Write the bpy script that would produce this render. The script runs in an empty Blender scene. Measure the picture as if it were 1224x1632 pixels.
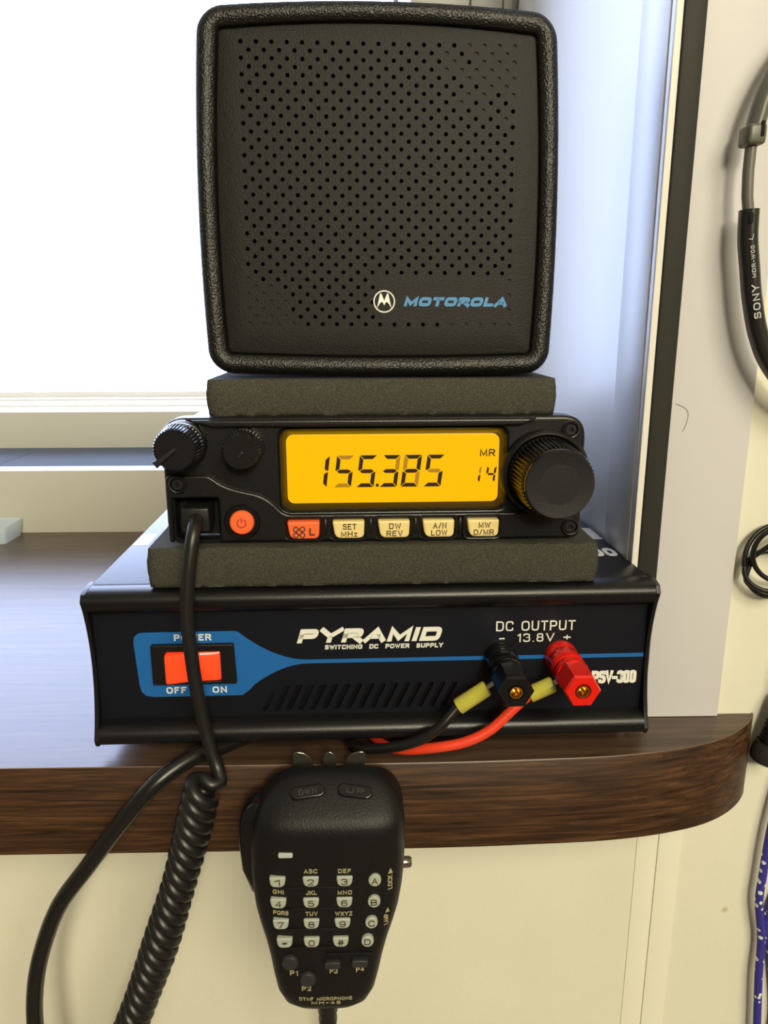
import bpy, bmesh, math, random
from mathutils import Vector, Matrix, noise
random.seed(7)
S = bpy.context.scene
COL = S.collection
PI = math.pi
MM = 0.001

# ------------------------------------------------------------------ camera, sky, lamps, exposure
cam_d = bpy.data.cameras.new('camera')
cam = bpy.data.objects.new('camera', cam_d); COL.objects.link(cam)
S.camera = cam
cam_d.sensor_fit = 'VERTICAL'; cam_d.sensor_height = 24.0
cam_d.lens = 1202.13 / 1632 * 24.0
cam_d.clip_start = 0.01; cam_d.clip_end = 100
_p, _y, _r = math.radians(13.987), math.radians(1.1918), math.radians(-0.1167)
F = Vector((math.sin(_y) * math.cos(_p), math.cos(_y) * math.cos(_p), -math.sin(_p)))
R0 = Vector((math.cos(_y), -math.sin(_y), 0)); U0 = R0.cross(F)
R1 = R0 * math.cos(_r) + U0 * math.sin(_r); U1 = -R0 * math.sin(_r) + U0 * math.cos(_r)
M = Matrix((R1, U1, -F)).transposed().to_4x4()
M.translation = Vector((0, 0, 0.1698))
cam.matrix_world = M

world = bpy.data.worlds.new('sky'); S.world = world
world.use_nodes = True
wb = world.node_tree.nodes['Background']
wb.inputs[0].default_value = (0.57, 0.68, 1.0, 1)
wb.inputs[1].default_value = 9.0

def area(name, loc, target, size, power, colour, size_y=None):
    l = bpy.data.lights.new(name, 'AREA'); l.energy = power; l.color = colour; l.size = size
    if size_y: l.shape = 'RECTANGLE'; l.size_y = size_y
    o = bpy.data.objects.new(name, l); COL.objects.link(o)
    o.location = loc
    o.rotation_euler = (Vector(target) - Vector(loc)).to_track_quat('-Z', 'Y').to_euler()
    return o
WARM = (1.0, 0.905, 0.655)
area('room_light_right', (0.55, -1.15, 1.0), (0.1, 0.28, 0.0), 0.85, 24, WARM)
area('room_light_centre', (0.22, -1.3, 0.75), (0.0, 0.28, 0.0), 0.22, 12, WARM)
portal = area('window_portal', (-0.43, 0.93, 0.48), (-0.43, 0.0, 0.48), 0.95, 1, (1, 1, 1), 1.0)
portal.data.cycles.is_portal = True

S.view_settings.view_transform = 'Standard'; S.view_settings.look = 'None'
S.view_settings.gamma = 1.0; S.view_settings.exposure = 0.0
S.view_settings.use_curve_mapping = False

# ------------------------------------------------------------------ materials
def mat(name, col, rough=0.5, metal=0.0, spec=0.5, bump=0.0, bscale=500.0, var=0.0, vscale=60.0, emit=None, estr=0.0,
        coat=0.0, bdist=0.0004, trans=0.0, bdetail=3.0):
    m = bpy.data.materials.new(name); m.use_nodes = True
    nt = m.node_tree; b = nt.nodes['Principled BSDF']
    b.inputs['Base Color'].default_value = (*col, 1)
    b.inputs['Roughness'].default_value = rough; b.inputs['Metallic'].default_value = metal
    b.inputs['Specular IOR Level'].default_value = spec
    b.inputs['Coat Weight'].default_value = coat
    b.inputs['Transmission Weight'].default_value = trans
    if emit:
        b.inputs['Emission Color'].default_value = (*emit, 1); b.inputs['Emission Strength'].default_value = estr
    tc = None
    if bump or var:
        tc = nt.nodes.new('ShaderNodeTexCoord')
    if bump:
        n = nt.nodes.new('ShaderNodeTexNoise'); n.inputs['Scale'].default_value = bscale; n.inputs['Detail'].default_value = bdetail
        bp = nt.nodes.new('ShaderNodeBump'); bp.inputs['Strength'].default_value = bump; bp.inputs['Distance'].default_value = bdist
        nt.links.new(tc.outputs['Object'], n.inputs['Vector']); nt.links.new(n.outputs['Fac'], bp.inputs['Height'])
        nt.links.new(bp.outputs['Normal'], b.inputs['Normal'])
    if var:
        n2 = nt.nodes.new('ShaderNodeTexNoise'); n2.inputs['Scale'].default_value = vscale; n2.inputs['Detail'].default_value = 4
        mr = nt.nodes.new('ShaderNodeMapRange'); mr.inputs[1].default_value = 0.3; mr.inputs[2].default_value = 0.7
        mr.inputs[3].default_value = 1 - var; mr.inputs[4].default_value = 1 + var
        mx = nt.nodes.new('ShaderNodeVectorMath'); mx.operation = 'SCALE'
        mx.inputs[0].default_value = col
        nt.links.new(tc.outputs['Object'], n2.inputs['Vector']); nt.links.new(n2.outputs['Fac'], mr.inputs[0])
        nt.links.new(mr.outputs[0], mx.inputs['Scale']); nt.links.new(mx.outputs[0], b.inputs['Base Color'])
    return m

def wood(name, c1, c2, c3, rough, axis_scale=(6, 90, 160), spec=0.5):
    m = bpy.data.materials.new(name); m.use_nodes = True
    nt = m.node_tree; b = nt.nodes['Principled BSDF']
    tc = nt.nodes.new('ShaderNodeTexCoord'); mp = nt.nodes.new('ShaderNodeMapping')
    mp.inputs['Scale'].default_value = axis_scale
    n = nt.nodes.new('ShaderNodeTexNoise'); n.inputs['Scale'].default_value = 2.2; n.inputs['Detail'].default_value = 8; n.inputs['Roughness'].default_value = 0.68
    n.inputs['Distortion'].default_value = 0.6
    cr = nt.nodes.new('ShaderNodeValToRGB')
    e = cr.color_ramp.elements
    e[0].position = 0.32; e[0].color = (*c1, 1); e[1].position = 0.72; e[1].color = (*c3, 1)
    k = e.new(0.5); k.color = (*c2, 1)
    nt.links.new(tc.outputs['Object'], mp.inputs[0]); nt.links.new(mp.outputs[0], n.inputs['Vector'])
    nt.links.new(n.outputs['Fac'], cr.inputs[0]); nt.links.new(cr.outputs[0], b.inputs['Base Color'])
    bp = nt.nodes.new('ShaderNodeBump'); bp.inputs['Strength'].default_value = 0.12; bp.inputs['Distance'].default_value = 0.0003
    nt.links.new(n.outputs['Fac'], bp.inputs['Height']); nt.links.new(bp.outputs['Normal'], b.inputs['Normal'])
    b.inputs['Roughness'].default_value = rough; b.inputs['Specular IOR Level'].default_value = spec
    return m

def wall_material():
    m = mat('cream_wall_vinyl', (0.76, 0.745, 0.62), 0.62, bump=0.25, bscale=420, bdist=0.0003, var=0.03, vscale=14)
    nt = m.node_tree; b = nt.nodes['Principled BSDF']
    src = b.inputs['Base Color'].links[0].from_socket
    tc = nt.nodes.new('ShaderNodeTexCoord')
    d = nt.nodes.new('ShaderNodeVectorMath'); d.operation = 'DISTANCE'; d.inputs[1].default_value = (0.1705, 0.3035, -0.105)
    nt.links.new(tc.outputs['Object'], d.inputs[0])
    mr = nt.nodes.new('ShaderNodeMapRange'); mr.inputs[1].default_value = 0.0004; mr.inputs[2].default_value = 0.0022
    mr.inputs[3].default_value = 0.6; mr.inputs[4].default_value = 0.0
    nt.links.new(d.outputs['Value'], mr.inputs[0])
    mx = nt.nodes.new('ShaderNodeMix'); mx.data_type = 'RGBA'
    nt.links.new(mr.outputs[0], mx.inputs[0]); nt.links.new(src, mx.inputs[6]); mx.inputs[7].default_value = (0.42, 0.27, 0.06, 1)
    nt.links.new(mx.outputs[2], b.inputs['Base Color'])
    return m

def glass_material():
    m = bpy.data.materials.new('window_glass'); m.use_nodes = True
    nt = m.node_tree; nt.nodes.clear()
    o = nt.nodes.new('ShaderNodeOutputMaterial'); mix = nt.nodes.new('ShaderNodeMixShader')
    t = nt.nodes.new('ShaderNodeBsdfTransparent'); g = nt.nodes.new('ShaderNodeBsdfGlossy'); g.inputs['Roughness'].default_value = 0.02
    f = nt.nodes.new('ShaderNodeFresnel'); f.inputs[0].default_value = 1.3
    nt.links.new(f.outputs[0], mix.inputs[0]); nt.links.new(t.outputs[0], mix.inputs[1]); nt.links.new(g.outputs[0], mix.inputs[2])
    nt.links.new(mix.outputs[0], o.inputs[0])
    return m

def clear_plastic():
    m = bpy.data.materials.new('clear_plastic'); m.use_nodes = True
    nt = m.node_tree; b = nt.nodes['Principled BSDF']
    b.inputs['Base Color'].default_value = (0.75, 0.85, 0.95, 1); b.inputs['Roughness'].default_value = 0.25
    b.inputs['Alpha'].default_value = 0.42
    return m

def foam_material(name, c):
    m = mat(name, c, 0.95, spec=0.15, bump=0.9, bscale=2200, bdist=0.0006, bdetail=2)
    nt = m.node_tree; b = nt.nodes['Principled BSDF']
    tc = nt.nodes.new('ShaderNodeTexCoord')
    v = nt.nodes.new('ShaderNodeTexVoronoi'); v.inputs['Scale'].default_value = 1700
    cr = nt.nodes.new('ShaderNodeValToRGB'); e = cr.color_ramp.elements
    e[0].position = 0.0; e[0].color = (c[0] * 0.55, c[1] * 0.55, c[2] * 0.55, 1)
    e[1].position = 0.75; e[1].color = (c[0] * 1.5, c[1] * 1.5, c[2] * 1.45, 1)
    nt.links.new(tc.outputs['Object'], v.inputs['Vector']); nt.links.new(v.outputs['Distance'], cr.inputs[0])
    nt.links.new(cr.outputs[0], b.inputs['Base Color'])
    return m

def fleck_cord_material():
    m = mat('blue_cord', (0.03, 0.025, 0.30), 0.7)
    nt = m.node_tree; b = nt.nodes['Principled BSDF']
    tc = nt.nodes.new('ShaderNodeTexCoord'); v = nt.nodes.new('ShaderNodeTexVoronoi'); v.inputs['Scale'].default_value = 230
    cr = nt.nodes.new('ShaderNodeValToRGB'); e = cr.color_ramp.elements
    e[0].position = 0.22; e[0].color = (0.75, 0.85, 0.85, 1); e[1].position = 0.27; e[1].color = (0.035, 0.028, 0.30, 1)
    nt.links.new(tc.outputs['Object'], v.inputs['Vector']); nt.links.new(v.outputs['Distance'], cr.inputs[0]); nt.links.new(cr.outputs[0], b.inputs['Base Color'])
    w = nt.nodes.new('ShaderNodeTexVoronoi'); w.inputs['Scale'].default_value = 1200
    bp = nt.nodes.new('ShaderNodeBump'); bp.inputs['Strength'].default_value = 0.6; bp.inputs['Distance'].default_value = 0.0004
    nt.links.new(tc.outputs['Object'], w.inputs['Vector']); nt.links.new(w.outputs['Distance'], bp.inputs['Height']); nt.links.new(bp.outputs['Normal'], b.inputs['Normal'])
    return m

MT = dict(
    wall=wall_material(),
    room=mat('dim_room_wall', (0.30, 0.27, 0.22), 0.8),
    casing=mat('painted_casing', (0.66, 0.65, 0.68), 0.5, bump=0.1, bscale=300),
    jamb=mat('white_jamb', (0.82, 0.82, 0.81), 0.4, bump=0.12, bscale=700),
    strip=mat('dark_rubber_trim', (0.028, 0.028, 0.024), 0.6, spec=0.3, bump=0.12, bscale=1200),
    bead=mat('white_bead', (0.85, 0.83, 0.78), 0.4),
    ceiling=mat('ceiling_paint', (0.5, 0.48, 0.42), 0.9), floor=mat('floor_carpet', (0.25, 0.2, 0.16), 0.95, var=0.1),
    sash=mat('cream_window_vinyl', (0.60, 0.58, 0.50), 0.45), rail=mat('white_window_rail', (0.82, 0.82, 0.80), 0.35), dark_blue=mat('blue_grey_weatherstrip', (0.10, 0.125, 0.17), 0.75, bump=0.4, bscale=900, var=0.1, vscale=500),
    glass=glass_material(), clear=clear_plastic(),
    wood_top=wood('walnut_laminate_top', (0.035, 0.022, 0.015), (0.075, 0.045, 0.03), (0.12, 0.075, 0.05), 0.30),
    wood_edge=wood('walnut_laminate_edge', (0.010, 0.005, 0.003), (0.048, 0.022, 0.010), (0.135, 0.062, 0.026), 0.42, (9, 90, 260), spec=0.35),
    seam=mat('edge_seam', (0.13, 0.075, 0.04), 0.4),
    psu=mat('black_powder_coat', (0.005, 0.005, 0.0065), 0.34, spec=0.42, bump=0.12, bscale=1500),
    psu_panel=mat('black_front_panel', (0.005, 0.006, 0.011), 0.45, spec=0.25, bump=0.08, bscale=1500),
    black=mat('black_plastic', (0.006, 0.006, 0.007), 0.4, spec=0.35),
    gloss_black=mat('gloss_black_plastic', (0.006, 0.006, 0.007), 0.2, spec=0.45),
    void=mat('dark_inside', (0.003, 0.003, 0.003), 0.9),
    blue=mat('blue_print', (0.01, 0.125, 0.42), 0.42), white=mat('white_print', (0.80, 0.80, 0.74), 0.5),
    top_print=mat('white_top_print', (0.70, 0.72, 0.76), 0.5),
    rocker=mat('lit_red_rocker', (0.8, 0.05, 0.01), 0.2, emit=(1.0, 0.05, 0.01), estr=0.75, coat=0.5),
    radio=mat('radio_black_plastic', (0.007, 0.007, 0.007), 0.33, spec=0.42, bump=0.18, bscale=1300),
    chassis=mat('grey_heatsink_metal', (0.22, 0.235, 0.26), 0.38, metal=0.5, bump=0.1, bscale=900),
    lcd=mat('amber_backlit_lcd', (0.06, 0.03, 0.0), 0.3, spec=0.3, emit=(1.0, 0.50, 0.0), estr=1.0),
    seg=mat('lcd_segment', (0.03, 0.015, 0.003), 0.6, spec=0.2), seg_dim=mat('faded_lcd_segment', (0.10, 0.05, 0.0), 0.5, emit=(0.55, 0.26, 0.0), estr=0.6),
    cream=mat('backlit_cream_key', (0.72, 0.58, 0.26), 0.4, emit=(1.0, 0.62, 0.12), estr=0.12), orange=mat('backlit_orange_key', (0.75, 0.12, 0.03), 0.4, emit=(1.0, 0.10, 0.02), estr=0.3),
    ink=mat('dark_key_print', (0.07, 0.04, 0.015), 0.6),
    screw=mat('dark_steel_screw', (0.06, 0.06, 0.065), 0.3, metal=0.8),
    knob=mat('knob_black', (0.008, 0.008, 0.010), 0.24), knob_face=mat('knob_face_satin', (0.010, 0.010, 0.012), 0.45, spec=0.4, bump=0.15, bscale=1500),
    spk=mat('pebbled_black_plastic', (0.006, 0.0056, 0.0052), 0.36, spec=0.42, bump=0.8, bscale=1500, bdist=0.0004, bdetail=1.0),
    spk_panel=mat('fine_grain_black_plastic', (0.0060, 0.0054, 0.0048), 0.5, spec=0.22, bump=0.5, bscale=1800, bdist=0.0003),
    logo_white=mat('logo_white_print', (0.85, 0.84, 0.76), 0.5), logo_blue=mat('logo_blue_print', (0.04, 0.22, 0.50), 0.5),
    foam_low=foam_material('charcoal_foam_low', (0.050, 0.049, 0.040)), foam_up=foam_material('charcoal_foam_up', (0.056, 0.054, 0.045)),
    cable=mat('black_cable', (0.008, 0.008, 0.008), 0.3), cord=mat('black_cord_rubber', (0.009, 0.009, 0.009), 0.38, bump=0.1, bscale=1500),
    red=mat('red_insulation', (0.80, 0.055, 0.02), 0.35), red_post=mat('red_post_plastic', (0.72, 0.012, 0.006), 0.22, coat=0.3),
    yellow=mat('yellow_crimp_sleeve', (0.52, 0.48, 0.07), 0.25, coat=0.3), brass=mat('brass', (0.75, 0.50, 0.16), 0.22, metal=1.0), tin=mat('tinned_copper', (0.6, 0.58, 0.55), 0.3, metal=1.0),
    mic=mat('mic_black_plastic', (0.006, 0.006, 0.0065), 0.46, spec=0.3, bump=0.5, bscale=1500, bdist=0.0003), mic_key=mat('grey_green_key', (0.38, 0.42, 0.36), 0.4), mic_dark_key=mat('charcoal_key', (0.022, 0.024, 0.026), 0.5),
    mic_ink=mat('mic_dull_gold_print', (0.40, 0.36, 0.20), 0.5), led=mat('clear_led_lens', (0.45, 0.50, 0.46), 0.25),
    prong=mat('dark_clip_steel', (0.30, 0.28, 0.25), 0.22, metal=0.9),
    hp_grey=mat('grey_headband_plastic', (0.105, 0.11, 0.09), 0.38), hp_slide=mat('grey_slider', (0.14, 0.14, 0.125), 0.4), hp_black=mat('black_earphone_plastic', (0.02, 0.02, 0.02), 0.3),
    hp_text=mat('grey_headphone_print', (0.5, 0.5, 0.5), 0.5), paracord=fleck_cord_material(),
)

# ------------------------------------------------------------------ things and parts
THETA = math.radians(1.2446)
GORG = Vector((2.1, 272.3, 7.5))           # front bottom centre of the power supply (mm)
GROT = Matrix.Rotation(THETA, 3, 'Z')
class Thing:
    """An Empty at the thing's base; parts are given in millimetres in the thing's frame ('G' = the stack's frame, 'W' = the room's)."""
    def __init__(s, name, label, cat, base, frame='W', group=None, xf=None):
        o = bpy.data.objects.new(name, None); COL.objects.link(o)
        o.empty_display_size = 0.02
        s.o = o; s.base = Vector(base); s.xf = xf
        if frame == 'G':
            o.location = (GORG + GROT @ s.base) * MM; o.rotation_euler = (0, 0, THETA)
        else:
            o.location = s.base * MM
        o['label'] = label; o['category'] = cat
        if group: o['group'] = group
    def part(s, name, src, m, parent=None, label=None, smooth=40):
        me = to_mesh(src, name)
        for v in me.vertices:
            c = v.co
            if s.xf: c = s.xf(c)
            v.co = (c - s.base) * MM
        finish(me, m, smooth)
        o = bpy.data.objects.new(name, me); COL.objects.link(o)
        o.parent = parent or s.o
        if label: o['label'] = label
        return o

def to_mesh(src, name):
    if isinstance(src, bmesh.types.BMesh):
        me = bpy.data.meshes.new(name); bmesh.ops.recalc_face_normals(src, faces=src.faces[:])
        src.to_mesh(me); src.free(); return me
    return src

def finish(me, m, smooth):
    me.materials.clear(); me.materials.append(m)
    if smooth:
        me.polygons.foreach_set('use_smooth', [True] * len(me.polygons))
        me.set_sharp_from_angle(angle=math.radians(smooth))
    me.update()

def single(name, src, m, label, cat, base=(0, 0, 0), group=None, smooth=40):
    me = to_mesh(src, name); b = Vector(base)
    for v in me.vertices: v.co = (v.co - b) * MM
    finish(me, m, smooth)
    o = bpy.data.objects.new(name, me); COL.objects.link(o); o.location = b * MM
    o['label'] = label; o['category'] = cat
    if group: o['group'] = group
    return o

def struct(name, src, m, parent=None, smooth=40):
    me = to_mesh(src, name)
    for v in me.vertices: v.co = v.co * MM
    finish(me, m, smooth)
    o = bpy.data.objects.new(name, me); COL.objects.link(o)
    if parent: o.parent = parent
    else: o['kind'] = 'structure'
    return o

# ------------------------------------------------------------------ shapes (mm)
def box(bm, x0, x1, y0, y1, z0, z1, bev=0.0, seg=2):
    vs = [bm.verts.new((x, y, z)) for x in (x0, x1) for y in (y0, y1) for z in (z0, z1)]
    f = []
    for q in ((0, 1, 3, 2), (4, 6, 7, 5), (0, 4, 5, 1), (2, 3, 7, 6), (0, 2, 6, 4), (1, 5, 7, 3)):
        f.append(bm.faces.new([vs[i] for i in q]))
    if bev > 0:
        es = list({e for fa in f for e in fa.edges})
        bmesh.ops.bevel(bm, geom=es, offset=bev, segments=seg, profile=0.5, affect='EDGES')
    return bm
def B(*a, **k): return box(bmesh.new(), *a, **k)

def loft(bm, rings, cap0=True, cap1=True, closed=True):
    prev = None; first = None
    for r in rings:
        vs = [bm.verts.new(p) for p in r]
        if prev:
            n = len(vs)
            for i in range(n if closed else n - 1):
                j = (i + 1) % n
                bm.faces.new((prev[i], prev[j], vs[j], vs[i]))
        else: first = vs
        prev = vs
    if cap0: bm.faces.new(first[::-1])
    if cap1: bm.faces.new(prev)
    return bm

def basis(d):
    d = d.normalized()
    a = Vector((0, 0, 1)) if abs(d.z) < 0.9 else Vector((0, 1, 0))
    u = d.cross(a).normalized(); v = d.cross(u).normalized()
    return u, v

def lathe(bm, c, axis, prof, n=48, cap0=True, cap1=True, rad=None):
    """prof: (distance along axis, radius); rad(i, k, r) may change a radius."""
    c = Vector(c); ax = Vector(axis).normalized(); u, v = basis(ax)
    rings = []
    for k, (t, r) in enumerate(prof):
        ring = []
        for i in range(n):
            a = 2 * PI * i / n; rr = rad(i, k, r) if rad else r
            ring.append(c + ax * t + u * (rr * math.cos(a)) + v * (rr * math.sin(a)))
        rings.append(ring)
    return loft(bm, rings, cap0, cap1)

def smooth_path(pts, n=8):
    P = [Vector(p) for p in pts]; out = []
    for i in range(len(P) - 1):
        p0 = P[max(i - 1, 0)]; p1 = P[i]; p2 = P[i + 1]; p3 = P[min(i + 2, len(P) - 1)]
        for k in range(n):
            t = k / n
            out.append(0.5 * ((2 * p1) + (p2 - p0) * t + (2 * p0 - 5 * p1 + 4 * p2 - p3) * t * t + (3 * p1 - p0 - 3 * p2 + p3) * t ** 3))
    out.append(P[-1]); return out

def tube(bm, path, r, n=14, flat=None, taper=None):
    """Round (or, with flat=(a, b, normal), elliptical) tube along a path with parallel-transported frames."""
    P = [Vector(p) for p in path]; rings = []
    d = (P[1] - P[0]).normalized(); u, v = basis(d)
    for i, p in enumerate(P):
        t = (P[min(i + 1, len(P) - 1)] - P[max(i - 1, 0)]).normalized()
        if flat:
            v = Vector(flat[2]); u = t.cross(v).normalized(); v = u.cross(t).normalized(); a, b = flat[0], flat[1]
        else:
            u = (u - t * u.dot(t)).normalized(); v = t.cross(u); a = b = r
        k = taper(i / (len(P) - 1)) if taper else 1
        rings.append([p + u * (a * k * math.cos(2 * PI * j / n)) + v * (b * k * math.sin(2 * PI * j / n)) for j in range(n)])
    return loft(bm, rings)

def rrect(cx, cz, w, h, r, n=6, bulge=(0, 0)):
    out = []
    for sx, sz, a0 in ((1, 1, 0), (-1, 1, PI / 2), (-1, -1, PI), (1, -1, 1.5 * PI)):
        for k in range(n + 1):
            a = a0 + PI / 2 * k / n
            out.append((cx + sx * (w / 2 - r) + r * math.cos(a), cz + sz * (h / 2 - r) + r * math.sin(a)))
    return out
def rpoly(pts, r, n=5):
    """Polygon with rounded corners; r a number or a list."""
    out = []; m = len(pts)
    for i in range(m):
        p = Vector(pts[i]).to_2d(); a = Vector(pts[i - 1]).to_2d(); b = Vector(pts[(i + 1) % m]).to_2d()
        rr = r[i] if isinstance(r, (list, tuple)) else r
        if rr <= 0: out.append(tuple(p)); continue
        da = (a - p); db = (b - p); la = min(rr, da.length * .49); lb = min(rr, db.length * .49)
        A = p + da.normalized() * la; Bq = p + db.normalized() * lb
        for k in range(n + 1):
            t = k / n
            q = A * (1 - t) ** 2 + p * (2 * t * (1 - t)) + Bq * t * t
            out.append((q.x, q.y))
    return out
def ngon(cx, cz, r, n, a0=0): return [(cx + r * math.cos(a0 + 2 * PI * i / n), cz + r * math.sin(a0 + 2 * PI * i / n)) for i in range(n)]

def from_curve(cu):
    o = bpy.data.objects.new('tmp', cu); COL.objects.link(o)
    dg = bpy.context.evaluated_depsgraph_get()
    me = bpy.data.meshes.new_from_object(o.evaluated_get(dg))
    bpy.data.objects.remove(o); bpy.data.curves.remove(cu)
    return me

def plate(outlines, y0, y1, bev=0.0, seg=2):
    """Flat plate in the x-z plane from y0 (front) to y1 (back); first outline is the rim, the others are holes in it (or more islands)."""
    cu = bpy.data.curves.new('tmp', 'CURVE'); cu.dimensions = '2D'; cu.fill_mode = 'BOTH'
    h = abs(y1 - y0) / 2
    cu.extrude = max(h - bev, 0); cu.bevel_depth = bev; cu.bevel_resolution = seg; cu.offset = -bev
    for ol in outlines:
        sp = cu.splines.new('POLY'); sp.points.add(len(ol) - 1)
        for i, (x, z) in enumerate(ol): sp.points[i].co = (x, z, 0, 1)
        sp.use_cyclic_u = True
    me = from_curve(cu)
    ym = (y0 + y1) / 2
    for v in me.vertices: v.co = Vector((v.co.x, ym - v.co.z, v.co.y))
    return me

def join_meshes(ms):
    bm = bmesh.new()
    for me in ms:
        if isinstance(me, bmesh.types.BMesh):
            t = bpy.data.meshes.new('t'); bmesh.ops.recalc_face_normals(me, faces=me.faces[:]); me.to_mesh(t); me.free(); me = t
        bm.from_mesh(me); bpy.data.meshes.remove(me)
    me = bpy.data.meshes.new('joined'); bm.to_mesh(me); bm.free()
    return me

GL = {   # strokes in a unit box; (x, y, 1) marks a rounded corner, a leading 'o' a closed stroke; first entry: width / height
 'A': (.78, [(0, 0), (.5, 1), (1, 0)], [(.19, .33), (.81, .33)]),
 'B': (.70, ['o', (0, 0), (0, 1), (.94, 1, 1), (.94, .53, 1), (0, .53)], [(0, .53), (1, .53, 1), (1, 0, 1), (0, 0)]),
 'C': (.74, [(1, .70), (1, 1, 1), (0, 1, 1), (0, 0, 1), (1, 0, 1), (1, .30)]),
 'D': (.74, ['o', (0, 0), (0, 1), (1, 1, 1), (1, 0, 1)]),
 'E': (.64, [(1, 1), (0, 1), (0, 0), (1, 0)], [(0, .52), (.92, .52)]),
 'F': (.60, [(1, 1), (0, 1), (0, 0)], [(0, .52), (.9, .52)]),
 'G': (.78, [(1, .72), (1, 1, 1), (0, 1, 1), (0, 0, 1), (1, 0, 1), (1, .5), (.58, .5)]),
 'H': (.72, [(0, 0), (0, 1)], [(1, 0), (1, 1)], [(0, .52), (1, .52)]),
 'I': (.0, [(.5, 0), (.5, 1)]), 'J': (.55, [(1, 1), (1, 0, 1), (0, 0, 1), (0, .3)]),
 'K': (.72, [(0, 0), (0, 1)], [(1, 1), (.04, .42)], [(.34, .58), (1, 0)]), 'L': (.58, [(0, 1), (0, 0), (1, 0)]),
 'M': (.86, [(0, 0), (0, 1), (.5, .12), (1, 1), (1, 0)]), 'N': (.72, [(0, 0), (0, 1), (1, 0), (1, 1)]),
 'O': (.80, ['o', (0, 0, 1), (0, 1, 1), (1, 1, 1), (1, 0, 1)]), 'P': (.68, [(0, 0), (0, 1), (1, 1, 1), (1, .44, 1), (0, .44)]),
 'Q': (.80, ['o', (0, 0, 1), (0, 1, 1), (1, 1, 1), (1, 0, 1)], [(.6, .3), (1, -.04)]),
 'R': (.72, [(0, 0), (0, 1), (1, 1, 1), (1, .46, 1), (0, .46)], [(.55, .46), (1, 0)]),
 'S': (.68, [(.95, .74), (.95, 1, 1), (.03, 1, 1), (.03, .52, 1), (1, .52, 1), (1, 0, 1), (0, 0, 1), (0, .26)]),
 'T': (.68, [(0, 1), (1, 1)], [(.5, 1), (.5, 0)]), 'U': (.72, [(0, 1), (0, 0, 1), (1, 0, 1), (1, 1)]),
 'V': (.74, [(0, 1), (.5, 0), (1, 1)]), 'W': (1.0, [(0, 1), (.26, 0), (.5, .92), (.74, 0), (1, 1)]), 'X': (.72, [(0, 0), (1, 1)], [(0, 1), (1, 0)]),
 'Y': (.74, [(0, 1), (.5, .45), (1, 1)], [(.5, .45), (.5, 0)]), 'Z': (.66, [(0, 1), (1, 1), (0, 0), (1, 0)]), 'z': (.48, [(0, .68), (1, .68), (0, 0), (1, 0)]),
 '0': (.60, ['o', (0, 0, 1), (0, 1, 1), (1, 1, 1), (1, 0, 1)]), '1': (.26, [(0, .78), (1, 1), (1, 0)]),
 '2': (.60, [(0, .7), (0, 1, 1), (1, 1, 1), (1, .55, 1), (0, 0), (1, 0)]), '3': (.60, [(0, .76), (0, 1, 1), (.95, 1, 1), (.95, .54, 1), (.4, .54)], [(.4, .54), (1, .54, 1), (1, 0, 1), (0, 0, 1), (0, .24)]),
 '4': (.62, [(.78, 0), (.78, 1), (0, .28), (1, .28)]), '5': (.60, [(.95, 1), (.12, 1), (.06, .56), (1, .62, 1), (1, 0, 1), (0, 0, 1), (0, .24)]),
 '6': (.60, [(.95, .8), (.9, 1, 1), (0, 1, 1), (0, 0, 1), (1, 0, 1), (1, .58, 1), (0, .58, 1), (0, .3)]), '7': (.58, [(0, 1), (1, 1), (.36, 0)]),
 '8': (.60, ['o', (.05, .54, 1), (.05, 1, 1), (.95, 1, 1), (.95, .54, 1)], ['o', (0, 0, 1), (0, .54, 1), (1, .54, 1), (1, 0, 1)]),
 '9': (.60, [(.05, .2), (.1, 0, 1), (1, 0, 1), (1, 1, 1), (0, 1, 1), (0, .42, 1), (1, .42, 1), (1, .7)]),
 '.': (.0, [(.5, 0), (.5, .06)]), '-': (.36, [(0, .42), (1, .42)]), '+': (.62, [(0, .42), (1, .42)], [(.5, .1), (.5, .74)]), '/': (.42, [(0, 0), (1, 1)]),
 '*': (.6, [(0, .3), (1, .7)], [(0, .7), (1, .3)], [(.5, .1), (.5, .9)]), '#': (.7, [(.25, 0), (.4, 1)], [(.65, 0), (.8, 1)], [(0, .34), (1, .34)], [(.05, .68), (1.05, .68)]),
 ' ': (.34,)}
def ribbon(bm, P, t, y, thick, closed=False):
    n = len(P); L = []; Rr = []
    for i in range(n):
        a = P[i - 1] if (i or closed) else None; b = P[(i + 1) % n] if (i < n - 1 or closed) else None
        d1 = (P[i] - a).normalized() if a is not None else None; d2 = (b - P[i]).normalized() if b is not None else None
        d1 = d1 or d2; d2 = d2 or d1
        n1 = Vector((-d1.y, d1.x)); n2 = Vector((-d2.y, d2.x)); m = n1 + n2
        if m.length < .2: m = n1
        m.normalize(); k = min(1 / max(m.dot(n1), .3), 1.9)
        L.append(P[i] + m * (t / 2 * k)); Rr.append(P[i] - m * (t / 2 * k))
    q = [[bm.verts.new((p.x, yy, p.y)) for p in X] for X in (L, Rr) for yy in (y, y - thick)]
    for i in range(n if closed else n - 1):
        j = (i + 1) % n
        bm.faces.new((q[1][i], q[1][j], q[3][j], q[3][i])); bm.faces.new((q[0][i], q[1][i], q[1][j], q[0][j])); bm.faces.new((q[2][i], q[2][j], q[3][j], q[3][i]))
    if not closed:
        for i in (0, n - 1): bm.faces.new((q[0][i], q[1][i], q[3][i], q[2][i]))
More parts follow.
